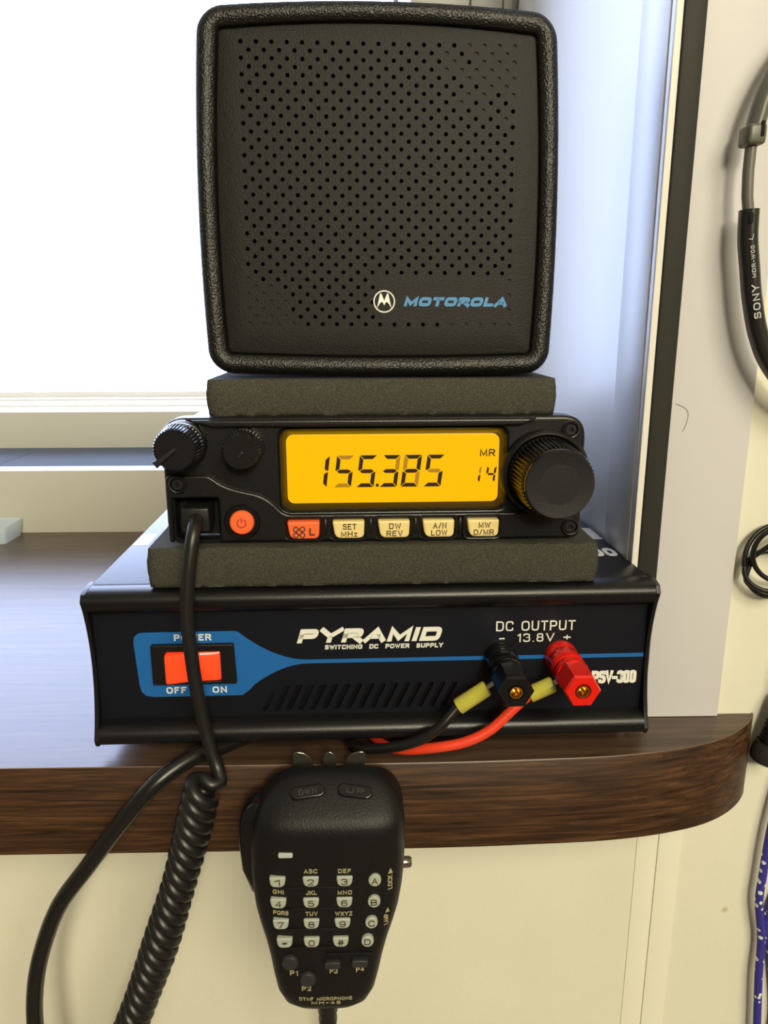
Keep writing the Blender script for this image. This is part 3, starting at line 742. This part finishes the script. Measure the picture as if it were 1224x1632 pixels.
# ------------------------------------------------------------------ loudspeaker
def spk_xf(c): return Vector((c.x, c.y + .068 * (c.z - 142.3), c.z + .006 * -(c.x - 3)))
ls = Thing('loudspeaker', 'square black perforated loudspeaker topping the stack', 'loudspeaker', (3.2, 17.5, 142.3), 'G', xf=spk_xf)
CX, CZ = 3.2, 207.4
def outline(y, ins, r, n=8):
    w, h = 129.6 - 2 * ins, 127.0 - 2 * ins
    o = []
    base = rrect(0, 0, w, h, max(r - ins, 1.5), n)
    # add points along the sides
    P = []
    for i in range(len(base)):
        a = Vector(base[i]); b = Vector(base[(i + 1) % len(base)])
        m = 10 if (b - a).length > 20 else 1
        for q in range(m): P.append(a.lerp(b, q / m))
    for p in P:
        sx = max(-1, min(1, p.x / (w / 2))); sz = max(-1, min(1, p.y / (h / 2)))
        x = p.x + 2.2 * sx * (1 - sz * sz); z = p.y + (3.0 if sz > 0 else 1.2) * sz * (1 - sx * sx)
        o.append((CX + x * (1 + .006 * -sz), y, CZ + z))
    return o
rings = [outline(23.4, 7.6, 9), outline(20.8, 7.2, 9), outline(20.3, 6.8, 9), outline(19.6, 5.4, 9), outline(19.2, 4.0, 9), outline(19.5, 2.4, 9), outline(20.6, 1.0, 9), outline(22.6, .25, 9), outline(25.5, 0, 9), outline(86, 2.4, 9), outline(90, 5, 9)]
ls.part('housing', loft(bmesh.new(), rings, False, True), MT['spk'], smooth=50)
PX, PZ = 2.722, 2.70                       # drilled panel: one cell per lattice point, holes on every other one
def panel():
    bm = bmesh.new(); cache = {}
    yf = 21.4
    def V(x, z, y=yf):
        k = (round(x, 3), round(z, 3), round(y, 3))
        if k not in cache: cache[k] = bm.verts.new((x, y, z))
        return cache[k]
    xa = CX - PX * 18; zt = 259.4
    for i in range(37):
        for j in range(37):
            x = xa + PX * i; z = zt - PZ * j
            cell = [(x + PX / 2 * a, z + PZ / 2 * b) for a, b in ((1, 0), (1, 1), (0, 1), (-1, 1), (-1, 0), (-1, -1), (0, -1), (1, -1))]
            O = [V(*c) for c in cell]
            hole = (i + j) % 2 == 0 and not (162.6 < z < 180.5 and x > 1.6 and i < 36)
            if not hole: bm.faces.new(O); continue
            ring = []
            for dep in (0, 1.6):
                ring.append([bm.verts.new((x + .80 * math.cos(PI / 4 * q), yf + dep, z + .80 * math.sin(PI / 4 * q))) for q in range(8)])
            for q in range(8):
                r = (q + 1) % 8
                bm.faces.new((O[q], O[r], ring[0][r], ring[0][q])); bm.faces.new((ring[0][q], ring[0][r], ring[1][r], ring[1][q]))
            dTR = math.hypot(x - (CX + 49), z - 259.4); dBL = math.hypot(x - (CX - 49), z - 162.2)
            if dTR < 17 or (dTR < 27 and random.random() < .35) or dBL < 17 or (x > 30 and j == 36) or (i == 36 and 163 < z < 182):
                bm.faces.new([bm.verts.new((v.co.x, yf + .55, v.co.z)) for v in ring[0]])   # blind hole
    x0, x1, z0, z1 = xa - PX / 2, xa + PX * 36.5, zt - PZ * 36.5, zt + PZ / 2
    rect = [(x0 + PX / 2 * k, z0) for k in range(74)] + [(x1, z0 + PZ / 2 * k) for k in range(74)] + [(x1 - PX / 2 * k, z1) for k in range(74)] + [(x0, z1 - PZ / 2 * k) for k in range(74)]
    cx, cz = (x0 + x1) / 2, (z0 + z1) / 2
    def hit(ol, x, z):
        d = Vector((x - cx, z - cz)); best = None
        for a, b in zip(ol, ol[1:] + ol[:1]):
            e = Vector((b[0] - a[0], b[2] - a[2])); w = Vector((a[0] - cx, a[2] - cz)); den = d.x * e.y - d.y * e.x
            if abs(den) < 1e-9: continue
            t = (w.x * e.y - w.y * e.x) / den; u = (w.x * d.y - w.y * d.x) / den
            if t > 0 and -1e-6 <= u <= 1 + 1e-6: best = t if best is None else max(best, t)
        return (cx + d.x * best, cz + d.y * best)
    prev = [V(*p) for p in rect]
    for ins, y in ((8.6, 21.4), (8.0, 21.55), (7.4, 22.3), (6.6, 22.6)):
        ol = outline(0, ins, 9); cur = []
        for p in rect:
            h = hit(ol, *p); cur.append(bm.verts.new((h[0], y, h[1])))
        for k in range(len(rect)):
            n = (k + 1) % len(rect); bm.faces.new((prev[k], prev[n], cur[n], cur[k]))
        prev = cur
    return bm
ls.part('grille_panel', panel(), MT['spk_panel'], smooth=30, label='flat black panel drilled with diagonal rows of holes')
ls.part('speaker_cavity', B(CX - 56, CX + 56, 27, 28, 152, 266), MT['void'])
lg = []
LX, LZ = 4.8, 170.6
lg.append(plate([ngon(LX, LZ, 4.1, 48), ngon(LX, LZ, 3.65, 48)], 21.28, 21.45, 0))
lg.append(plate([[(LX - 2.75, LZ - 2.5), (LX - 1.55, LZ + 2.9), (LX - 1.1, LZ + 2.9), (LX, LZ + .35), (LX + 1.1, LZ + 2.9), (LX + 1.55, LZ + 2.9), (LX + 2.75, LZ - 2.5),
                  (LX + 2.2, LZ - 1.55), (LX + 1.45, LZ - .45), (LX + .85, LZ - .15), (LX + .4, LZ - .6), (LX, LZ - 1.5), (LX - .4, LZ - .6), (LX - .85, LZ - .15), (LX - 1.45, LZ - .45), (LX - 2.2, LZ - 1.55)]], 21.28, 21.45, 0))
ls.part('round_logo', join_meshes(lg), MT['logo_white'], smooth=0, label='white circled M emblem')
ls.part('front_lettering', text('MOTOROLA', 12.6, 51.6, 168.9, 172.3, 21.4, .36, .30, rnd=.42, gap=.04), MT['logo_blue'], smooth=0, label='blue maker lettering')

# ------------------------------------------------------------------ DC wires with ring terminals (frame G)
def wire(name, label, path, sleeve, m, post_c, y):
    t = Thing(name, label, 'wire', path[-1], 'G')
    bm = bmesh.new(); tube(bm, smooth_path(path, 8), 2.05, 16); t.part('insulation', bm, m)
    a, b = Vector(sleeve[0]), Vector(sleeve[1]); dd = (b - a)
    bm = bmesh.new(); lathe(bm, a, dd, [(0, 2.2), (0, 3.1), (.4, 3.3), (dd.length - .6, 3.2), (dd.length, 2.6)], 24)
    ring = t.part('crimp_sleeve', bm, MT['yellow'], label='translucent yellow crimp sleeve')
    bm = bmesh.new(); c = Vector(post_c)
    lathe(bm, (c.x, y + .6, c.z), (0, -1, 0), [(0, 2.7), (0, 5.2), (1.1, 5.2), (1.1, 2.7)], 28, False, False)
    u = (Vector((c.x, y, c.z)) - b); tube(bm, [b - dd.normalized() * 1.5, b + u * .5], .95, 10)
    t.part('ring_terminal', bm, MT['tin'], ring)
wire('dc_wire', 'black insulated wire clamped by a yellow terminal under the black binding post',
     [(33.6, -7.4, 19.1), (30.6, -8.0, 16.8), (26.5, -9.4, 12.6), (22.0, -10.0, 8.6), (16, -9.6, 4.8), (8, -8.0, 1.6), (0, -4.5, -1.2), (-8, 2, -3.8), (-16, 20, -4.6)],
     ((31.9, -7.4, 17.9), (43.2, -7.2, 25.7)), MT['cable'], (50.6, 0, 32.0), -7.4)
wire('dc_wire', 'red insulated wire curving down behind the black binding post',
     [(60.6, -7.4, 23.0), (56.4, -8.2, 20.0), (51.6, -9.0, 15.6), (44.0, -10.2, 9.0), (34.3, -10.4, 4.2), (22, -8.6, 1.0), (10, -2.6, -3.0), (2, 6, -4.8), (-6, 24, -4.8)],
     ((59.6, -7.4, 22.4), (69.0, -7.2, 26.6)), MT['red'], (75.3, 0, 31.8), -7.4)
# ------------------------------------------------------------------ thick power cable (room frame)
pc = [(6, 330, 3.5), (-20, 312, 3.5), (-44, 291, 3.5), (-58.5, 277, 3.7), (-70, 266.2, 4.4), (-82.5, 257.6, -1.2), (-95, 254.5, -14.6), (-110.7, 254.5, -35.4), (-123.5, 254.6, -53), (-132.2, 255, -73), (-137.4, 255, -92), (-139.8, 255, -114), (-139.5, 255, -150), (-135, 256, -200)]
bm = bmesh.new(); tube(bm, smooth_path(pc, 10), 3.3, 18)
single('power_cable', bm, MT['cable'], 'thick smooth black cable drooping over the shelf edge at lower left', 'cable', (-70, 265, 0))

# ------------------------------------------------------------------ coiled microphone cord (room frame)
cd = Thing('coiled_cord', 'black coiled cord plugged into the radio and hanging beside the microphone', 'cord', (-64, 262, 0))
def g2w(p): return GORG + GROT @ Vector(p)
bm = bmesh.new(); box(bm, -72.0, -61.8, 3.6, 17, 86.6, 95.8, .7, 3)
me = to_mesh(bm, 'plug')
for v in me.vertices: v.co = g2w(v.co)
cd.part('plug', me, MT['cord'])
ax0, ax1 = Vector((-62.6, 251, 2.8)), Vector((-96.0, 246, -101.3))
dax = (ax1 - ax0).normalized(); L = 165
ax_r = Vector((1, 0, 0)) - dax * dax.x; ax_r.normalize(); ax_b = ax_r.cross(dax).normalized()
if ax_b.y < 0: ax_b = -ax_b
hel = []
pitch = 5.1; turns = int(L / pitch); n = 22
for i in range(turns * n):
    a = 2 * PI * i / n; s = pitch * i / n
    rr = 4.55 + .3 * math.sin(s * .11)
    sag = Vector((0, 0, 0)) + Vector((1, 0, 0)) * (2.0 * math.sin(PI * min(s / 110, 1.4)))
    hel.append(ax0 + dax * (s + 1.7 * math.cos(a)) + sag + ax_r * (rr * math.cos(a)) + ax_b * (rr * math.sin(a)))
lead = [g2w(p) for p in ((-66.6, 9, 91.6), (-66.4, 2.6, 91.2), (-66.6, -3.0, 87.4), (-67.8, -5.4, 79), (-69.2, -6.6, 68), (-69.9, -7.4, 56), (-69.3, -7.6, 43), (-68.2, -7.8, 29), (-66.0, -8.4, 14), (-63.8, -9.6, 3.0))]
lead += [Vector((-59.2, 260.0, 4.2)), Vector((-57.3, 256.6, 0.0))]
full = smooth_path(lead, 8) + smooth_path([lead[-1]] + [hel[3], hel[6]], 4)[1:-1] + hel[6:]
bm = bmesh.new(); tube(bm, full, 2.62, 14)
cd.part('cord', bm, MT['cord'])

# ------------------------------------------------------------------ microphone clip and hand microphone
cl = Thing('microphone_clip', 'dark steel clip with three rounded prongs on the shelf edge', 'clip', (-16, 266.8, -10))
cl.part('back_plate', B(-29, -3, 264.6, 266.7, -26, -4, .4), MT['prong'])
for pts in ([(-30.1, -6), (-30.1, 7.6), (-29.6, 8.8), (-28.2, 9.1), (-25.6, 8.5), (-23.4, 6.6), (-22.3, 4), (-22.2, -6)],
            [(-18.4, -6), (-18.4, 6.0), (-17.6, 8.2), (-15.9, 9.1), (-14.2, 8.2), (-13.4, 6.0), (-13.4, -6)],
            [(-10.2, -6), (-10.1, 3.6), (-9, 6.4), (-6.8, 8.3), (-4.2, 9.0), (-2.6, 8.8), (-2.1, 7.6), (-2.1, -6)]):
    me = join_meshes([plate([rpoly(pts, .5, 3)], 261.4, 262.4, .25), B(pts[0][0] + .6, pts[-1][0] - .6, 261.6, 266.0, -6.4, -5.4)])
    cl.part('prong', me, MT['prong'])
mc = Thing('hand_microphone', 'black keypad hand microphone hanging from the shelf edge', 'microphone', (-16, 245, -40))
prof = [(-86.3, 5, .240, .250), (-86.0, 9, .2375, .2525), (-84.8, 13, .2350, .2550), (-82.0, 16.6, .2335, .2570), (-77, 18.9, .2325, .2580), (-70, 20.3, .2320, .2585), (-62, 21.6, .2318, .2590), (-54, 23.3, .2315, .2595), (-47, 25.2, .2313, .2600), (-40, 26.8, .2311, .2603), (-32, 27.8, .2310, .2606),
        (-24, 28.3, .2310, .2608), (-16, 28.3, .2309, .2608), (-11, 28.0, .2307, .2608), (-7, 27.6, .2305, .2606), (-4, 27.1, .2307, .2603), (-1.6, 26.5, .2316, .2599), (.4, 25.7, .2333, .2594), (2.6, 24.5, .2356, .2585), (5, 22.6, .2384, .2570), (7.2, 20.0, .2410, .2548), (8.9, 16.8, .2434, .2524), (9.8, 13, .2452, .2506), (10.2, 9, .2466, .2494)]
rings = []
N = 64
for z, hw, yf, yb in prof:
    cx = -15.7 + (z + 12) * .03 if z < -12 else -15.7 + (z + 12) * .10
    cy = (yf + yb) * 500; hy = (yb - yf) * 500; ring = []
    e = 2 / 4.2
    for i in range(N):
        a = 2 * PI * i / N; ca, sa = math.cos(a), math.sin(a)
        ring.append((cx + hw * math.copysign(abs(ca) ** e, ca), cy + hy * math.copysign(abs(sa) ** e, sa), z))
    rings.append(ring)
mc.part('microphone_body', loft(bmesh.new(), rings), MT['mic'], smooth=70)
FY = 231.0
bm = bmesh.new()
rings = []
for z, x0, y0, y1 in ((-43, -42.5, 246, 252), (-40, -46.0, 244.5, 254), (-30, -48.8, 243.5, 255), (-18, -49.5, 243.3, 255), (-10, -49.0, 243.5, 255), (-5, -47.6, 244, 254.5), (-2, -44, 245.5, 253)):
    w = (-36 - x0) / 2
    rings.append([(x, y, z) for x, y in rrect(x0 + w, (y0 + y1) / 2, 2 * w, y1 - y0, 2.2, 5)])
mc.part('talk_button', loft(bmesh.new(), rings), MT['gloss_black'], label='long push-to-talk button on the side')
bm = bmesh.new(); lathe(bm, (11.5, 247, -29.5), (1, 0, 0), [(0, 2.2), (3.2, 2.1), (3.9, 1.5)], 20)
mc.part('lock_switch', bm, MT['prong'])
# the two oval top buttons, on the sloping shoulder
for cx, tilt, tx in ((-22.6, .13, 'DWN'), (-5.6, -.13, 'UP')):
    o = [(x, z) for x, z in rrect(0, 0, 12.6, 4.6, 2.2, 6)]
    def place(me):
        s = math.sin(math.radians(50)); c = math.cos(math.radians(50))
        for v in me.vertices:
            x, y, z = v.co
            x, z = x * math.cos(tilt) - z * math.sin(tilt), x * math.sin(tilt) + z * math.cos(tilt)
            v.co = Vector((cx + x, 239.6 + z * s + y * c, 6.2 + z * c - y * s))
        return me
    b1 = mc.part('top_button', place(plate([o], -1.5, 1.5, .6, 3)), MT['gloss_black'])
    mc.part('button_lettering', place(text(tx, -3.2, 3.2, -1.0, 1.0, -1.5, .16, thick=.1)), MT['mic_dark_key'], b1, smooth=0)
mc.part('indicator_lamp', plate([rrect(-30.4, -12.9, 5.2, 1.9, .6, 4)], FY - .7, FY + 1, .3), MT['led'], label='small pale indicator lens')
DZ = 2.6
rows = [(-26.4, '1', 'ABC', '2', 'DEF', '3', 'A'), (-35.4, '4', '', '5', '', '6', 'B'), (-44.4, '7', '', '8', '', '9', 'C'), (-52.5, '*', '', '0', '', '#', 'D')]
xs = [(-33.6, -21.7, -9.6, 1.2), (-33.6, -21.8, -9.8, .9), (-33.0, -21.9, -10.6, -.1), (-31.9, -22.0, -11.4, -1.6)]
ink = []
for (z, a, _, b, _, c, d), xr in zip(rows, xs):
    z += DZ
    for x, ch in zip(xr, (a, b, c, d)):
        if ch in 'ABCD': o = [(x + 2.3 * math.cos(t), z + 2.45 * math.sin(t)) for t in [2 * PI * i / 20 for i in range(20)]]
        else: o = rpoly([(x - 2.5, z - 2.1), (x + 2.5, z - 2.1), (x + 3.0, z + 2.0), (x - 3.0, z + 2.0)], [1.9, 1.9, .8, .8], 5)
        kk = mc.part('key', plate([o], FY - .8, FY + 1.4, .5, 3), MT['mic_key'], label='pale key marked ' + ch)
        if ch == '*': t = text('*', x - 1.1, x + 1.1, z - 1.0, z + 1.0, FY - .78, .15, thick=.12)
        else: t = text(ch, x - 1.15, x + 1.15, z - 1.3, z + 1.2, FY - .78, .15, thick=.12)
        mc.part('key_lettering', t, MT['ink'], kk, smooth=0)
def mic_y(x, z):
    for (za, ha, fa, ba), (zb, hb, fb, bb) in zip(prof, prof[1:]):
        if za <= z <= zb:
            t = (z - za) / (zb - za); hw = ha + (hb - ha) * t; yf = fa + (fb - fa) * t; yb = ba + (bb - ba) * t; break
    cx = -15.7 + (z + 12) * (.03 if z < -12 else .10)
    c = min(abs(x - cx) / hw, .999) ** 2.1; hy = (yb - yf) * 500
    return (yf + yb) * 500 - hy * (1 - c * c) ** .2381
gold = []
for s, x0, x1, z in (('ABC', -24.1, -19.3, -23.3), ('DEF', -11.9, -7.2, -23.4), ('GHI', -35.6, -31.6, -32.2), ('JKL', -23.6, -19.7, -32.4), ('MNO', -12.2, -7.0, -32.5), ('PQRS', -35.8, -30.2, -41.2), ('TUV', -24.0, -19.6, -41.4), ('WXYZ', -13.2, -7.0, -41.6),
                     ('P1', -30.6, -27.6, -67.6), ('P2', -26.4, -22.9, -74.8), ('P3', -15.8, -12.8, -66.6), ('P4', -6.0, -3.0, -66.4),
                     ('DTMF MICROPHONE', -27.6, -7.6, -79.3), ('MH-48', -23.0, -12.0, -81.6)):
    dz = DZ + .95 if z > -50 else (DZ if z > -75 else 1.8); hh = 1.1 if s[0] == 'P' and len(s) == 2 else .85
    gold.append(text(s, x0, x1, z - hh + dz, z + hh + dz, .15, .17, thick=.35))
gold.append(text('LOCK', 5.9, 7.6, -29.4, -23.4, .15, .17, thick=.35, rot=1)); gold.append(plate([[(6.0, -22.6), (7.8, -22.6), (6.9, -20.3)]], -.2, .15, 0))
gold.append(text('LAMP', 4.5, 6.1, -45.4, -40.2, .15, .17, thick=.35, rot=1)); gold.append(plate([[(5.0, -39.4), (6.6, -39.4), (5.9, -37.4)]], -.2, .15, 0))
gold = join_meshes(gold)
for v in gold.vertices: v.co.y += mic_y(v.co.x, v.co.z)
mc.part('front_lettering', gold, MT['mic_ink'], smooth=0, label='dull gold printed lettering')
mc.part('mouthpiece_slot', plate([rrect(-15.6, -10.5, 9.5, 1.0, .45, 4)], FY - .15, FY + .5, 0), MT['void'])
for x, z, r in ((-30.2, -59.6, 3.1), (-23.9, -67.2, 3.1)):
    bm = bmesh.new(); lathe(bm, (x, FY + 1.5, z), (0, -1, 0), [(0, r), (1.6, r * .97), (2.0, r * .85), (2.1, .01)], 28)
    mc.part('round_key', bm, MT['mic_dark_key'])
for x, z in ((-14.6, -60.3), (-4.6, -59.7)):
    mc.part('oblong_key', plate([rrect(x, z, 6.0, 3.0, 1.0, 4)], FY - 1.0, FY + 1.5, .4, 3), MT['mic_dark_key'])
for x0, x1, z in ((-32, -7, -26.8), (-32, -7, -35.8), (-31.5, -8, -44.6), (-30, -9, -52.8), (-16.8, 0, -55.7)):
    mc.part('face_ridge', plate([rrect((x0 + x1) / 2, z, x1 - x0, .5, .2, 2)], FY - .2, FY + .8, .1), MT['mic'])
bm = bmesh.new(); lathe(bm, (-17.9, 245.4, -84), (0, .05, -1), [(0, 4.6), (6, 4.4), (7, 3.7), (9, 4.2), (11, 3.6), (13, 4.0), (15, 3.4), (17, 3.8), (30, 2.6), (120, 2.5)], 24)
mc.part('strain_relief', bm, MT['cord'])

# ------------------------------------------------------------------ things hanging on the wall at the right
hp = Thing('headphones', 'grey and black sports headphones hung on the wall at the right', 'headphones', (150, 292, 200))
Y = 288.0
bm = bmesh.new(); tube(bm, smooth_path([(205, Y, 292), (176, Y, 288), (158, Y, 277), (146.5, Y, 263), (140.0, Y, 249), (137.3, Y, 238), (136.4, Y, 232.6)], 8), 3, 20, flat=(3.0, 4.2, (0, 1, 0)), taper=lambda t: 1.0)
hb = hp.part('headband', bm, MT['hp_grey'], label='grey plastic headband')
bm = bmesh.new(); box(bm, 133.2, 139.6, Y - 4.6, Y + 4.4, 230.6, 237.4, 1.2, 3); hp.part('band_socket', bm, MT['hp_grey'], hb)
hp.part('socket_notch', B(137.2, 138.4, Y - 5.0, Y - 4.4, 233.0, 238.0, .2), MT['void'], hb)
bm = bmesh.new(); tube(bm, [(136.4, Y, 233), (136.4, Y, 222), (137.0, Y, 214), (138.4, Y, 207)], 2, 16, flat=(1.9, 2.4, (0, 1, 0))); hp.part('slider', bm, MT['hp_slide'], label='thin grey size slider')
bm = bmesh.new(); tube(bm, smooth_path([(138.2, Y, 209.6), (138.8, Y, 200), (140.6, Y, 190), (143.0, Y, 178), (147.0, Y, 165), (153, Y, 154), (164, Y, 143), (182, Y, 136)], 8), 3, 24, flat=(3.3, 4.4, (0, 1, 0)))
am = hp.part('earphone_arm', bm, MT['hp_black'], label='black arm with white maker lettering')
hp.part('arm_notch', B(136.6, 138.0, Y - 4.6, Y - 3.9, 204.5, 208, .2), MT['void'], am)
def arm_text(s, a, b, half):
    """Lettering along the arm from a to b (x, z), standing on its left side."""
    A = Vector((a[0], 0, a[1])); Bv = Vector((b[0], 0, b[1])); d = (Bv - A); n = Vector((-d.z, 0, d.x)).normalized()
    me = text(s, 0, d.length, -half, half, 0, .17, thick=.15); d = d.normalized()
    for v in me.vertices: v.co = A + d * v.co.x + n * v.co.z + Vector((0, Y - 4.45 + v.co.y, 0))
    return me
hp.part('arm_lettering', join_meshes([arm_text('L', (137.8, 199.0), (138.0, 201.0), .7), arm_text('MDR-W08', (140.6, 186.0), (138.6, 197.0), .7), arm_text('SONY', (143.6, 171.5), (141.2, 183.5), 1.3)]), MT['hp_text'], am, smooth=0)
bm = bmesh.new()
loop = []
for k in range(3):
    for i in range(20):
        a = 2 * PI * i / 20
        cx, cz, rx, rz = ((170.3, 77.7, 11.8, 11.8), (168.0, 69.5, 11.3, 8.2), (169.2, 73.0, 12.8, 15.0))[k]
        loop.append((cx + rx * math.cos(a + PI * .5 + k), 295.5 + 2.4 * math.sin(a * 1.0 + k * 2.1) + 3 * k - 3, cz + rz * math.sin(a + PI * .5 + k)))
tube(bm, smooth_path(loop, 4), 1.05, 10)
single('looped_cable', bm, MT['cable'], 'thin black cable gathered in loops on the wall', 'cable', (164, 292, 76))
pl = Thing('cable_plug', 'black plug with ribbed sleeve hanging by the shelf end', 'plug', (171, 290, -4))
axd = Vector((.16, 0, 1)).normalized()
bm = bmesh.new(); pr = [(0, 2.6), (.6, 5.4), (1.8, 6.6), (4, 7.0), (8, 6.4), (10, 5.8)]
lathe(bm, (175.0, 295, -19.8), axd, pr, 28); pl.part('plug_body', bm, MT['hp_black'])
bm = bmesh.new(); pr = []
for i in range(12): pr += [(9.5 + i * 1.9, 4.9 - i * .12), (10.6 + i * 1.9, 4.9 - i * .12), (10.7 + i * 1.9, 4.2 - i * .12), (11.3 + i * 1.9, 4.2 - i * .12)]
lathe(bm, (175.0, 295, -19.8), axd, pr, 24); pl.part('ribbed_sleeve', bm, MT['cable'])
bm = bmesh.new(); tube(bm, [Vector((175.0, 295, -19.8)) + axd * 31, Vector((182, 295, 31)), Vector((192, 295, 66))], 1.8, 12); pl.part('plug_lead', bm, MT['cable'])
bm = bmesh.new()
tube(bm, smooth_path([(195.9, 298.0, 15.3), (187.2, 298.0, -25.9), (183.6, 297.0, -54.3), (182.7, 297.0, -81.6), (182.9, 297.0, -96.1), (186.9, 298.0, -116.7), (187.7, 297.0, -138.3), (190.2, 297.0, -166.2), (191.8, 297.0, -185.8), (199.0, 299.1, -190.9), (200.6, 301.0, -165.1), (194.7, 301.4, -129.1), (190.3, 301.4, -108.4), (198.0, 300.1, -67.2), (203.2, 299.1, -15.6)], 8), 1.85, 14)
single('braided_cord', bm, MT['paracord'], 'blue braided cord with white flecks hanging at lower right', 'cord', (182, 290, -100))

# ------------------------------------------------------------------ plastic tray at the far left of the shelf
ct = Thing('plastic_tray', 'translucent clear plastic tray corner at the far left of the shelf', 'tray', (-340, 590, 0))
rings = []
o1 = lambda ins, z: [(x, y, z) for x, y in rrect(-345 , 598, 116 - 2 * ins, 36 - 2 * ins, 4, 5)]
rings = [o1(2.5, .2), o1(.6, 14), o1(1.4, 14), o1(3.2, 1.0)]
me = to_mesh(loft(bmesh.new(), rings), 'tray_shell')
ct.part('tray_shell', me, MT['clear'])

# ------------------------------------------------------------------ a stray hair on the casing
bm = bmesh.new(); tube(bm, smooth_path([(123.0, 300.3, 138.7), (127.1, 300.2, 136.8), (128.4, 300.2, 133.8), (127.4, 300.2, 129.0), (126.5, 300.3, 127.5)], 6), .07, 6)
single('stray_hair', bm, MT['hp_slide'], 'single fine hair stuck on the white window casing', 'hair', (126, 300.3, 133))
